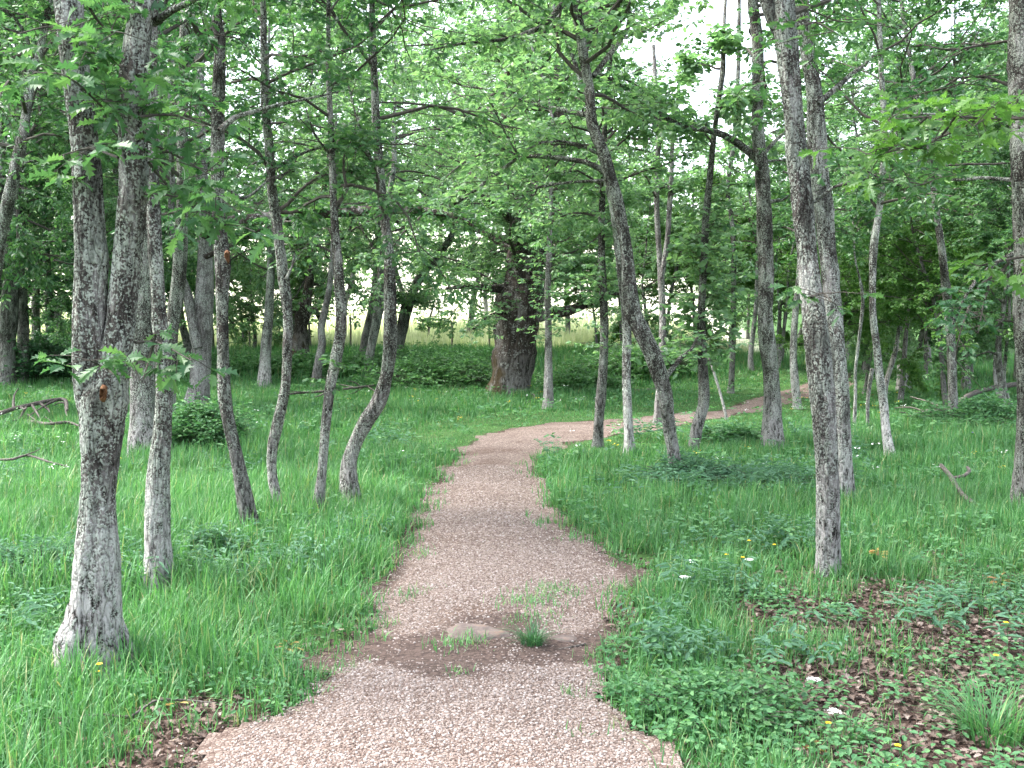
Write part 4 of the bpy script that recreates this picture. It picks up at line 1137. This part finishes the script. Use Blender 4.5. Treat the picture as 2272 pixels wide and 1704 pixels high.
shrub('dark scrub under the dim edge oaks', 60, 845, 1.1, 0.9, 420, 'leaf_deep', 0.09, 'scrub_bush', seed=9, rx=1.6)
shrub('dark scrub in the bright gap past the forked oak', 150, 820, 1.2, 1.0, 420, 'leaf_deep', 0.09, 'scrub_bush', seed=10, rx=1.3)
shrub('dark scrub beside the grey trunk in the gap of the bent oaks', 545, 825, 1.0, 0.4, 240, 'bramble', 0.085, 'scrub_bush', seed=11, rx=1.5)
shrub('low green scrub at the foot of the squat mossy oak', 690, 828, 1.2, 0.4, 300, 'bramble', 0.09, 'scrub_bush', seed=12, rx=1.6)
shrub('green scrub at the foot of the slim leaf-clumped pole', 1290, 875, 0.9, 0.55, 330, 'bramble', 0.08, 'scrub_bush', seed=13, rx=1.4)
shrub('scrub covering the bank behind the slim upright verge oak', 1420, 835, 1.4, 0.7, 420, 'bramble', 0.09, 'scrub_bush', seed=14, rx=1.5)
shrub('leafy scrub under the leaning brown oak', 2180, 960, 0.9, 0.45, 320, 'forb', 0.06, 'scrub_bush', seed=15, rx=1.3)
shrub('pale leafy clump between the curving oak and the sturdy straight one', 1625, 985, 0.45, 0.22, 150, 'forb', 0.06, 'leafy_clump', seed=16, rx=1.3)

# ------------------------------------------------------------------ grass and ground cover (uncountable)
def wedge(rng, n, y0, y1, mx=0.62, pad=0.8):
    y = np.sqrt(rng.uniform(0, 1, n) * (y1 ** 2 - y0 ** 2) + y0 ** 2)
    x = rng.uniform(-1, 1, n) * (mx * y + pad)
    return x, y

def blades(mb, x, y, h, w, az, bend, seg, zf=gz, mat=0):
    n = len(x)
    z = zf(x, y)
    dx, dy = np.cos(az), np.sin(az)
    s = np.array([0, 0.5, 1.0]) if seg == 2 else np.array([0, 0.33, 0.7, 1.0])
    if seg == 1:
        s = np.array([0, 1.0])
    wd = {1: [1, 0], 2: [1, 0.8, 0], 3: [1, 0.95, 0.6, 0]}[seg]
    V = []
    for i, t in enumerate(s):
        cx = x + dx * bend * h * t * t
        cy = y + dy * bend * h * t * t
        cz = z + h * (t - 0.45 * bend * t * t) - 0.01
        hw = w * 0.5 * wd[i]
        if wd[i] > 0:
            V.append(np.stack([cx - dy * hw, cy + dx * hw, cz], -1))
            V.append(np.stack([cx + dy * hw, cy - dx * hw, cz], -1))
        else:
            V.append(np.stack([cx, cy, cz], -1))
    nv = len(V)
    V = np.stack(V, 1).reshape(-1, 3)
    base = mb.n
    mb.v.append(V); mb.n += len(V)
    o = (np.arange(n) * nv)[:, None] + base
    for i in range(seg - 1):
        mb.f.append((o + np.array([[2 * i, 2 * i + 1, 2 * i + 3, 2 * i + 2]]), mat))
    k = 2 * (seg - 1)
    mb.f.append((o + np.array([[k, k + 1, k + 2]]), mat))

def grass_zone(mb, rng, y0, y1, tufts, per, h0, w, seg, spread):
    area = 0.62 * (y1 ** 2 - y0 ** 2) + 1.6 * (y1 - y0)
    n = int(tufts * area)
    x, y = wedge(rng, n, y0, y1)
    sd = path_sdn(x, y)
    lt = litter_f(x, y)
    cl = vnoise(x, y, 0.45, 41) * 0.6 + vnoise(x, y, 1.7, 42) * 0.4
    keep = rng.uniform(0, 1, n) < np.maximum(sstep(-0.06, 0.10, sd), 0.4 * sstep(-0.28, -0.05, sd) * sstep(0.55, 0.72, vnoise(x, y, 0.33, 43))) * (1 - 0.86 * lt * sstep(0.2, 0.5, 1 - cl)) * (0.25 + 1.15 * cl)
    x, y, cl, sd, lt = x[keep], y[keep], cl[keep], sd[keep], lt[keep]
    hh = h0 * (0.45 + 0.95 * cl) * (0.4 + 0.6 * sstep(-0.1, 0.35, sd)) * (1 - 0.5 * lt)
    hh = hh * np.where((x > 0.6) & (y < 12), 0.72, 1.0)
    hh = hh * np.where(y > 12, 0.2 + 0.8 * sstep(0.4, 3.2, sd), 1.0)
    X = np.repeat(x, per) + rng.normal(0, spread, len(x) * per)
    Y = np.repeat(y, per) + rng.normal(0, spread, len(x) * per)
    hb = np.repeat(hh, per) * rng.uniform(0.5, 1.25, len(X))
    az = rng.uniform(0, 6.283, len(X))
    bend = np.abs(rng.normal(0.35, 0.35, len(X)))
    ww = w * rng.uniform(0.6, 1.3, len(X))
    ok = path_sd(X, Y) > -0.32
    blades(mb, X[ok], Y[ok], hb[ok], ww[ok], az[ok], bend[ok], seg)

rng = np.random.default_rng(77)
mb = MB()
grass_zone(mb, rng, 2.6, 5.5, 330, 10, 0.23, 0.0065, 3, 0.035)
grass_zone(mb, rng, 5.5, 9, 270, 9, 0.29, 0.0075, 3, 0.04)
grass_zone(mb, rng, 9, 15, 140, 9, 0.28, 0.011, 2, 0.06)
grass_zone(mb, rng, 15, 24, 70, 9, 0.23, 0.014, 2, 0.09)
grass_zone(mb, rng, 24, 36, 22, 9, 0.32, 0.028, 1, 0.14)
# tufts standing on the path itself
for (tx, ty, r, n, h) in [(1180, 1350, 0.10, 160, 0.07), (1225, 1322, 0.09, 130, 0.05), (1150, 1395, 0.05, 50, 0.05), (1205, 1385, 0.07, 70, 0.05), (1000, 1450, 0.07, 70, 0.07), (1050, 1440, 0.04, 50, 0.07), (1265, 1560, 0.03, 20, 0.05), (1010, 1530, 0.03, 20, 0.05), (1260, 1330, 0.05, 40, 0.05), (920, 1235, 0.08, 60, 0.08), (905, 1325, 0.07, 60, 0.07)]:
    p = gnd(tx, ty)
    X, Y = p[0] + rng.normal(0, r, n), p[1] + rng.normal(0, r, n)
    blades(mb, X, Y, h * rng.uniform(0.5, 1.3, n), np.full(n, 0.005), rng.uniform(0, 6.28, n), np.abs(rng.normal(0.5, 0.3, n)), 3, pz)
grass = mb.build('grass', M['grass'])
tag(grass, 'lush green meadow grass on both sides of the gravel path', 'grass', kind='stuff')

mb = MB()
n = 60000
x = rng.uniform(-26, 14, n)
y = 33.5 + rng.exponential(6, n)
ok = x < 8
blades(mb, x[ok], y[ok], rng.uniform(0.3, 0.75, ok.sum()), np.full(ok.sum(), 0.035), rng.uniform(0, 6.28, ok.sum()), np.abs(rng.normal(0.2, 0.2, ok.sum())), 1)
fg = mb.build('field_grass', M['grass_field'])
tag(fg, 'pale ripening grass at the edge of the bright field', 'grass', kind='stuff')

# small broad-leaved herbs
def herbs(mb, rng, y0, y1, dens, size, h):
    area = 0.62 * (y1 ** 2 - y0 ** 2) + 1.6 * (y1 - y0)
    n = int(dens * area)
    x, y = wedge(rng, n, y0, y1)
    c = vnoise(x, y, 0.55, 51) * 0.65 + vnoise(x, y, 0.2, 52) * 0.35
    keep = (rng.uniform(0, 1, n) < sstep(0.40, 0.68, c) * (1 - 0.35 * litter_f(x, y))) & (path_sdn(x, y) > 0.03)
    x, y = x[keep], y[keep]
    C = np.stack([x, y, gz(x, y) + rng.uniform(0.02, h, len(x))], -1)
    A = np.tile(UPV, (len(C), 1)) * 0.2
    rosettes(mb, C, A, rng, 5, size, MID, 0, flat=0.35, droop=0.0)

mb = MB()
herbs(mb, rng, 2.6, 6.0, 480, 0.034, 0.10)
herbs(mb, rng, 6.0, 11, 110, 0.045, 0.18)
herbs(mb, rng, 11, 24, 18, 0.075, 0.28)
def ferns(mb, rng, y0, y1, dens, size, h, seed):
    area = 0.62 * (y1 ** 2 - y0 ** 2) + 1.6 * (y1 - y0)
    n = int(dens * area)
    x, y = wedge(rng, n, y0, y1)
    c = vnoise(x, y, 0.9, seed) * 0.6 + vnoise(x, y, 0.35, seed + 1) * 0.4 + 0.22 * np.exp(-((x + 2.9) ** 2 + (y - 6.4) ** 2) / 1.6) + 0.2 * np.exp(-(((x - 2.2) / 1.5) ** 2 + (y - 9.4) ** 2) / 1.0)
    keep = (rng.uniform(0, 1, n) < sstep(0.58, 0.80, c)) & (path_sdn(x, y) > 0.25)
    x, y, c = x[keep], y[keep], c[keep]
    hh = h * (0.35 + 0.65 * sstep(0.55, 0.85, c)) * rng.uniform(0.5, 1.1, len(x))
    az = rng.uniform(0, 6.28, len(x))
    base = np.stack([x, y, gz(x, y)], -1)
    tip = base + np.stack([np.cos(az) * hh * 0.7, np.sin(az) * hh * 0.7, hh], -1)
    for t in (0.4, 0.6, 0.8, 1.0):
        C = base * (1 - t) + tip * t + np.array([0, 0, 0.12]) * (t * (1 - t) * 4 * hh[:, None])
        for sg in (1, -1):
            D = np.stack([-np.sin(az) * sg + 0.5 * np.cos(az), np.cos(az) * sg + 0.5 * np.sin(az), rng.normal(-0.05, 0.2, len(x))], -1)
            leaves(mb, C, D, norm(UPV + rng.normal(0, 0.25, C.shape)), size * (1.25 - 0.6 * t) * rng.uniform(0.7, 1.2, len(x)), SLIM)
mf_ = MB()
ferns(mf_, rng, 4.5, 8, 150, 0.075, 0.26, 71)
ferns(mf_, rng, 8, 14, 75, 0.10, 0.30, 71)
fc = mf_.build('fern_cover', M['forb_blue'])
tag(fc, 'bluish ferny herbs in ragged patches through the grass', 'ferns', kind='stuff')
hb = mb.build('herb_cover', M['forb'])
tag(hb, 'small broad-leaved herbs mixed through the grass', 'ground cover', kind='stuff')

# fallen leaves
mb = MB()
n = 110000
x, y = wedge(rng, n, 2.6, 8.5)
k_ = np.maximum(litter_f(x, y), 0.03 + 0.25 * (1 - sstep(0.05, 0.3, path_sd(x, y))))
keep = (rng.uniform(0, 1, n) < k_) & (path_sdn(x, y) > 0.02)
x, y = x[keep], y[keep]
n = len(x)
az = rng.uniform(0, 6.28, n)
D = np.stack([np.cos(az), np.sin(az), rng.normal(0.1, 0.25, n)], -1)
N_ = norm(UPV + rng.normal(0, 0.35, (n, 3)))
leaves(mb, np.stack([x, y, gz(x, y) + rng.uniform(0.005, 0.03, n)], -1), D, N_, rng.uniform(0.022, 0.055, n), LOBED)
fl = mb.build('fallen_leaves', M['litter'])
tag(fl, 'brown fallen oak leaves lying on the bare earth beside the path', 'leaf litter', kind='stuff')

# gravel stones
def ico():
    t = (1 + 5 ** 0.5) / 2
    V = norm(np.array([(-1, t, 0), (1, t, 0), (-1, -t, 0), (1, -t, 0), (0, -1, t), (0, 1, t), (0, -1, -t), (0, 1, -t), (t, 0, -1), (t, 0, 1), (-t, 0, -1), (-t, 0, 1)], float))
    Fc = np.array([(0, 11, 5), (0, 5, 1), (0, 1, 7), (0, 7, 10), (0, 10, 11), (1, 5, 9), (5, 11, 4), (11, 10, 2), (10, 7, 6), (7, 1, 8), (3, 9, 4), (3, 4, 2), (3, 2, 6), (3, 6, 8), (3, 8, 9), (4, 9, 5), (2, 4, 11), (6, 2, 10), (8, 6, 7), (9, 8, 1)])
    return V, Fc
IV, IF = ico()
def stones(mb, rng, x, y, z, s):
    n = len(x)
    sc = rng.uniform(0.6, 1.15, (n, 1, 3)) * np.array([1, 1, 0.65])
    V = IV[None] * sc * (1 + rng.normal(0, 0.12, (n, 12, 1)))
    az = rng.uniform(0, 6.28, n)
    c, s_ = np.cos(az)[:, None], np.sin(az)[:, None]
    V = np.stack([V[..., 0] * c - V[..., 1] * s_, V[..., 0] * s_ + V[..., 1] * c, V[..., 2]], -1) * s[:, None, None]
    V = V + np.stack([x, y, z], -1)[:, None, :]
    mb.add(V.reshape(-1, 3), (IF[None] + (np.arange(n) * 12)[:, None, None]).reshape(-1, 3))

mb = MB()
for (y0, y1, dens, smin, smax) in [(3.2, 4.9, 11000, 0.003, 0.0085), (4.9, 7, 7000, 0.0035, 0.0085), (7, 11, 2600, 0.005, 0.0105)]:
    n = int(dens * 4.0 * (y1 - y0))
    x, y = rng.uniform(-2.4, 1.6, n), rng.uniform(y0, y1, n)
    sdp = path_sdn(x, y)
    keep = rng.uniform(0, 1, n) < (1 - 0.92 * soil_f(x, y)) * np.where(sdp > 0.02, 0.5 * np.exp(-(sdp - 0.02) / 0.06), np.where(sdp > -0.1, 0.7, 1))
    x, y = x[keep], y[keep]
    s = smin + (smax - smin) * rng.uniform(0, 1, len(x)) ** 1.8
    stones(mb, rng, x, y, np.where(path_sd(x, y) < 0, pz(x, y), gz(x, y) + 0.008) + s * 0.15, s)
gv = mb.build('gravel', M['pebble'], smooth=True)
tag(gv, 'loose pink and whitish pebbles covering the footpath', 'gravel', kind='stuff')

# ------------------------------------------------------------------ rocks in the path
def rock(label, px, py, wx, wy, h, seed):
    rng = np.random.default_rng(seed)
    b = gnd(px, py)
    nu, nv = 28, 12
    V = []
    for j in range(nv + 1):
        ph = (j / nv) * math.pi / 2
        for i in range(nu):
            th = i * 2 * math.pi / nu
            V.append((math.cos(th) * math.cos(ph), math.sin(th) * math.cos(ph), math.sin(ph)))
    V = np.array(V)
    r = 1 + 0.35 * (vnoise(V[:, 0] + 5, V[:, 1] + 5, 0.7, seed) - 0.5) + 0.18 * (vnoise(V[:, 0] + 5, V[:, 1] + 5 + V[:, 2], 0.25, seed + 1) - 0.5)
    V = V * r[:, None] * np.array([wx, wy, h])
    V[:, 2] = np.minimum(V[:, 2], h * 0.75 + 0.1 * V[:, 2]) - 0.02
    V[:, 2] += V[:, 0] * -0.06
    idx = np.arange((nv + 1) * nu).reshape(nv + 1, nu)
    a, c = idx[:-1], idx[1:]
    q = np.stack([a, np.roll(a, -1, 1), np.roll(c, -1, 1), c], -1).reshape(-1, 4)
    m = MB()
    m.add(V, q)
    o = m.build('rock', M['rock'], smooth=True, loc=(b[0], b[1], float(pz(b[0], b[1]))))
    tag(o, label, 'rock', 'rocks in the path')
    return o
rock('flat brown rock bedded in the path behind the dark earth', 1062, 1425, 0.17, 0.13, 0.055, 3)
rock('small reddish rock showing past the dark grass tuft in the path', 1250, 1426, 0.08, 0.06, 0.032, 4)

def tuft(label, px, py, n, h, r, w=0.005, mat='grass', zf=gz, name='grass_tuft'):
    p = gnd(px, py)
    rg = np.random.default_rng(int(px * 3 + py))
    m = MB()
    az = rg.uniform(0, 6.28, n)
    rr = r * np.sqrt(rg.uniform(0, 1, n))
    base = float(zf(p[0], p[1]))
    X, Y = np.cos(az) * rr, np.sin(az) * rr
    blades(m, X, Y, h * rg.uniform(0.5, 1.2, n), np.full(n, w) * rg.uniform(0.7, 1.3, n), az + rg.normal(0, 0.5, n), np.abs(rg.normal(0.75, 0.35, n)), 3, lambda a, b_: np.zeros(len(a)))
    o = m.build(name, M[mat], loc=(p[0], p[1], base))
    return tag(o, label, 'grass tuft', 'separate grass tufts')
tuft('dark wiry grass tuft growing against the rocks in the path', 1180, 1445, 170, 0.15, 0.05, 0.004, 'leaf_deep', pz)
tuft('spiky grass tuft at the verge where the near gravel begins', 1395, 1560, 170, 0.14, 0.06, 0.004)
tuft('bright grass tuft at the front corner of the leaf-strewn verge', 2200, 1640, 220, 0.26, 0.11, 0.006)
tuft('fine arching tuft on the fallen leaves near the front edge', 1880, 1650, 140, 0.15, 0.06, 0.003)

# ------------------------------------------------------------------ dead wood
def stick(label, pts, group='dead wood', cat='fallen branch', name='fallen_branch', lift=0.02, sub=()):
    """pts: (px, py, width px, height above ground m)"""
    P, R = [], []
    for px, py, w, hgt in pts:
        g = gnd(px, py)
        if hgt:
            g = at(px, py, gnd(px, py + hgt * F / g[1])[1])
        d = g[1]
        P.append(g + (np.array([0, 0, lift]) if not hgt else 0))
        R.append(w / 2 * d / F)
    b = P[0].copy()
    P = np.array(P) - b
    m = MB()
    rg = np.random.default_rng(int(pts[0][0] + pts[0][1]))
    X = catmull(np.column_stack([P, R]), 0.05)
    trunk_tube(m, X[:, :3], np.maximum(X[:, 3], 0.003), rg, 9, 0.14, 0)
    for sp in sub:
        i = int(sp[0] * (len(X) - 1))
        p0 = X[i, :3]
        e = gnd(sp[1], sp[2])
        if sp[3]:
            e = at(sp[1], sp[2], gnd(sp[1], sp[2] + sp[3] * F / e[1])[1])
        e = e - b
        mid = (p0 + e) / 2 + rg.normal(0, 0.04, 3)
        Z = catmull(np.column_stack([[p0, mid, e], [X[i, 3] * 0.7, X[i, 3] * 0.5, X[i, 3] * 0.25]]), 0.05)
        trunk_tube(m, Z[:, :3], np.maximum(Z[:, 3], 0.002), rg, 6, 0.15, 0)
    o = m.build(name, M['deadwood'], smooth=True, loc=b)
    return tag(o, label, cat, group)
stick('long dark fallen bough rising towards the trunk at the picture edge', [(2050, 912, 7, 0.25), (2105, 912, 9, 0.28), (2122, 897, 10, 0.36), (2150, 877, 11, 0.48), (2190, 864, 12, 0.55), (2225, 857, 12, 0.6), (2262, 851, 12, 0.65)], sub=[(0.02, 1995, 914, 0.22), (0.02, 2010, 925, 0.2), (0.0, 1985, 905, 0.26), (0.1, 2040, 926, 0.2), (0.12, 2020, 880, 0.5)])
stick('grey bare log lying slantwise in the grass near the edge', [(2088, 1032, 9, 0.22), (2110, 1058, 10, 0.17), (2132, 1093, 10, 0.15), (2165, 1120, 9, 0.10), (2180, 1135, 7, 0.03)], sub=[(0.4, 2150, 1052, 0.02)])
stick('short dark crooked branch beside the grey bare log', [(2112, 1060, 6, 0.14), (2138, 1056, 8, 0.16), (2150, 1045, 8, 0.2), (2146, 1036, 6, 0.22)])
stick('dry grey branch heap arching over the meadow past the forked oak', [(-30, 930, 8, 0.25), (20, 910, 9, 0.32), (80, 895, 9, 0.38), (140, 886, 9, 0.42), (150, 910, 6, 0.3)], sub=[(0.3, 40, 862, 0.6), (0.5, 110, 915, 0.25), (0.6, 60, 925, 0.2), (0.7, 150, 925, 0.2), (0.4, 10, 935, 0.2), (0.8, 120, 900, 0.3), (0.2, -10, 880, 0.5), (0.45, 90, 930, 0.2), (0.35, 60, 905, 0.4)])
stick('second dry branch lying under the arching grey heap', [(70, 935, 7, 0.18), (110, 940, 7, 0.22), (150, 937, 7, 0.22), (175, 945, 5, 0.18)], sub=[(0.3, 60, 918, 0.3), (0.6, 100, 925, 0.28)])
stick('thin crooked twig half sunk in the grass left of the path', [(-10, 1020, 5, 0.24), (30, 1018, 6, 0.28), (60, 1010, 5, 0.32), (110, 1025, 5, 0.25), (150, 1035, 4, 0.2)], sub=[(0.4, 90, 995, 0.4)])
stick('pinkish twig lying in the front grass near the forked oak foot', [(90, 1595, 5, 0.03), (150, 1592, 5, 0.04), (230, 1585, 5, 0.04), (290, 1590, 6, 0.03), (340, 1556, 6, 0.05), (400, 1553, 5, 0.05), (480, 1560, 3, 0.04)])
stick('small pale twig on the dark earth across the path', [(858, 1455, 6, 0), (885, 1462, 8, 0), (915, 1463, 7, 0), (922, 1452, 5, 0)])
stick('tiny black twig on the gravel above the path grass', [(1136, 1286, 4, 0), (1148, 1291, 6, 0), (1164, 1286, 4, 0)])
stick('brown stick lying on the near gravel', [(1180, 1683, 4, 0), (1198, 1683, 5, 0), (1220, 1681, 4, 0)])
stick('brown root crossing the path beside the dark tuft', [(1200, 1456, 4, 0), (1240, 1450, 5, 0), (1275, 1443, 5, 0), (1300, 1436, 3, 0)])
stick('pile of bleached sticks on the meadow under the bent oaks', [(610, 878, 4, 0.2), (660, 872, 6, 0.24), (720, 868, 6, 0.26), (790, 860, 5, 0.28), (830, 855, 4, 0.2)], sub=[(0.3, 700, 880, 0.2), (0.4, 640, 868, 0.3), (0.6, 770, 845, 0.45), (0.7, 760, 875, 0.2), (0.8, 840, 870, 0.2), (0.5, 740, 850, 0.35)])
stick('grey dead branch on the grass at the old oak foot', [(1160, 895, 5, 0.02), (1190, 892, 6, 0.05), (1215, 899, 5, 0.02)], sub=[(0.4, 1180, 875, 0.2), (0.6, 1205, 885, 0.1)])
stick('short bark-stripped log behind the kinked oak', [(1405, 868, 8, 0.03), (1430, 867, 9, 0.04), (1462, 864, 9, 0.03)])
stick('small stick on the fallen leaves near the front verge', [(2195, 1408, 6, 0.02), (2215, 1402, 8, 0.02), (2235, 1397, 6, 0.02)])

# ------------------------------------------------------------------ fence at the field edge
def fence():
    pts = [(553, 806, 771), (777, 791, 760), (893, 803, 728), (1002, 764, 738), (1085, 762, 736)]
    Yf = 32.3
    for i, (px, yb, yt) in enumerate(pts):
        p = at(px, 740, Yf)
        b = np.array([p[0], p[1], float(gz(p[0], p[1]))])
        m = MB()
        h = 1.0 + 0.1 * (i % 3)
        X = np.array([[0, 0, -0.2], [0.01, 0, 0.3], [0.02 * (i % 2), 0, 0.8], [0.03 * (i % 3 - 1), 0, h]])
        trunk_tube(m, catmull(X, 0.1), np.full(len(catmull(X, 0.1)), 0.03), np.random.default_rng(i), 8, 0.06, 0)
        labs = ['wooden fence post between the orange-stub oak and the grey field-edge trunk', 'wooden fence post before the bright field near the leaning pair', 'wooden fence post beside the knob-topped pollard', 'wooden fence post before the bright field near the old oak', 'wooden fence post half hidden behind the old oak']
        o = m.build('fence_post', M['post'], smooth=True, loc=b)
        tag(o, labs[i], 'fence post', 'posts of the field fence')
fence()

# ------------------------------------------------------------------ flowers and seedlings that can be told apart
def flower(kind, px, py, label, h=0.16):
    rg = np.random.default_rng(int(px * 7 + py))
    g = gnd(px, py + h * F / gnd(px, py)[1])
    b = np.array([g[0], g[1], float(gz(g[0], g[1]))])
    top = at(px, py, g[1]) - b
    nm = {'y': 'buttercup', 'w': 'white_umbel', 'v': 'violet_bell'}[kind]
    root = tag(empty(nm, b), label, 'flower', {'y': 'yellow buttercups', 'w': 'white umbel flowers', 'v': 'violet flowers'}[kind])
    m = MB()
    tubes(m, np.array([[0, 0, 0], top * 0.5 + np.array([0.01, 0, 0]), top]), np.array([0.0018, 0.0015, 0.0012]), 5)
    m.build('stem', M['forb'], root)
    m = MB()
    if kind == 'w':
        n = 60
        az = rg.uniform(0, 6.28, n)
        rr = 0.03 * np.sqrt(rg.uniform(0, 1, n))
        C = top + np.stack([np.cos(az) * rr, np.sin(az) * rr, 0.008 - 6 * rr ** 2], -1)
        a2 = rg.uniform(0, 6.28, n)
        leaves(m, C, np.stack([np.cos(a2), np.sin(a2), np.full(n, 0.2)], -1), norm(UPV + rg.normal(0, 0.3, (n, 3))), np.full(n, 0.008), mid_leaf(0.45))
    else:
        ps = 0.0135 if kind == 'y' else 0.02
        for ring in range(2):
            a2 = np.arange(5) * 1.2566 + 0.63 * ring
            D = np.stack([np.cos(a2), np.sin(a2), np.full(5, 0.35 + 0.4 * ring)], -1)
            leaves(m, np.tile(top, (5, 1)), D, np.tile(UPV, (5, 1)) - 0.5 * D, np.full(5, ps * (1 - 0.25 * ring)), mid_leaf(0.5))
    m.build('blossom', M[{'y': 'yellow', 'w': 'white', 'v': 'violet'}[kind]], root)
for i, (k_, px, py, lab) in enumerate([
    ('y', 1612, 1231, 'yellow buttercup nearest the white umbel beside the path verge'), ('y', 1648, 1237, 'yellow buttercup with a small white flower at its side'),
    ('y', 1718, 1209, 'yellow buttercup standing apart, closest to the tall peeling oak'), ('y', 1662, 1200, 'yellow buttercup highest of the verge cluster'),
    ('w', 1520, 1282, 'large white umbel on the verge grass'), ('w', 1532, 1246, 'small white umbel just above the large one'), ('w', 1663, 1243, 'tiny white umbel beside a yellow buttercup'),
    ('y', 221, 1474, 'yellow buttercup at the foot of the forked oak, the upper bloom'), ('y', 219, 1491, 'yellow buttercup at the foot of the forked oak, the lower bloom'),
    ('y', 1992, 1655, 'yellow buttercup on the leaf litter near the front edge'), ('y', 1838, 1605, 'yellow buttercup beside the fine arching tuft'), ('y', 2232, 1382, 'yellow buttercup by the small stick on the leaves'), ('y', 2210, 1455, 'yellow buttercup over the leaf litter below the small stick'),
    ('w', 1805, 1510, 'white umbel between the verge grass and the leaf litter'), ('w', 1850, 1580, 'low white umbel among fallen leaves'),
    ('v', 2126, 946, 'violet flower at the foot of the leaning brown oak'), ('v', 2158, 960, 'violet flower standing a step from the leaning brown oak'),
    ('y', 1985, 1700, 'yellow buttercup at the very front of the leaf litter')]):
    flower(k_, px, py, lab, 0.07 if py > 1480 else 0.16)

mb = MB()
n = 420
x, y = wedge(rng, n, 9, 22)
keep = (vnoise(x, y, 2.0, 61) > 0.45) & (path_sd(x, y) > 0.3)
x, y = x[keep], y[keep]
C = np.stack([x, y, gz(x, y) + rng.uniform(0.15, 0.32, len(x))], -1)
h_ = len(C) * 2 // 3
rosettes(mb, C[:h_], np.tile(UPV, (h_, 1)) * 0.3, rng, 5, 0.022, MID, 0, 0.4, 0)
rosettes(mb, C[h_:], np.tile(UPV, (len(C) - h_, 1)) * 0.3, rng, 5, 0.022, MID, 1, 0.4, 0)
wf = mb.build('wildflowers', [M['white'], M['yellow']])
tag(wf, 'tiny white and yellow wildflowers dotted through the far meadow', 'wildflowers', kind='stuff')

def seedling(px, py, label, mat, n=7, size=0.06, h=0.09):
    rg = np.random.default_rng(int(px + 11 * py))
    g = gnd(px, py)
    b = np.array([g[0], g[1], float(gz(g[0], g[1]))])
    root = tag(empty('oak_seedling', b), label, 'seedling', 'seedlings on the ground')
    m = MB()
    top = np.array([rg.normal(0, 0.015), rg.normal(0, 0.015), h])
    tubes(m, np.array([[0, 0, 0], top * 0.5, top]), np.array([0.0022, 0.002, 0.0015]), 5)
    m.build('stem', M['twig'], root)
    m = MB()
    rosettes(m, np.array([top, top * 0.8]), np.array([UPV, UPV]) * 0.3, rg, n // 2 + 1, size * 0.75, LOBED, 0, 0.3, 0.15)
    m.build('leaves', [M[mat]], root)
seedling(655, 1462, 'yellowing oak seedling at the left verge of the dark earth', 'leaf_yellow')
seedling(408, 1580, 'orange-leaved oak seedling in the front grass near the pinkish twig', 'leaf_yellow', 5, 0.05, 0.05)
seedling(1952, 1262, 'orange dying oak seedling in the grass past the tall peeling oak', 'leaf_yellow', 8, 0.09, 0.12)
seedling(2222, 1318, 'yellow oak seedling near the picture edge above the leaf litter', 'leaf_yellow', 7, 0.07, 0.1)
seedling(1620, 1690, 'bright green seedling at the front corner beside the near gravel', 'leaf_young', 9, 0.055, 0.07)
seedling(1805, 1680, 'yellow-green seedling on the leaf litter near the front edge', 'leaf_yellow', 6, 0.045, 0.05)
seedling(1975, 1470, 'green oak seedling amid the fallen leaves', 'leaf_young', 7, 0.06, 0.07)
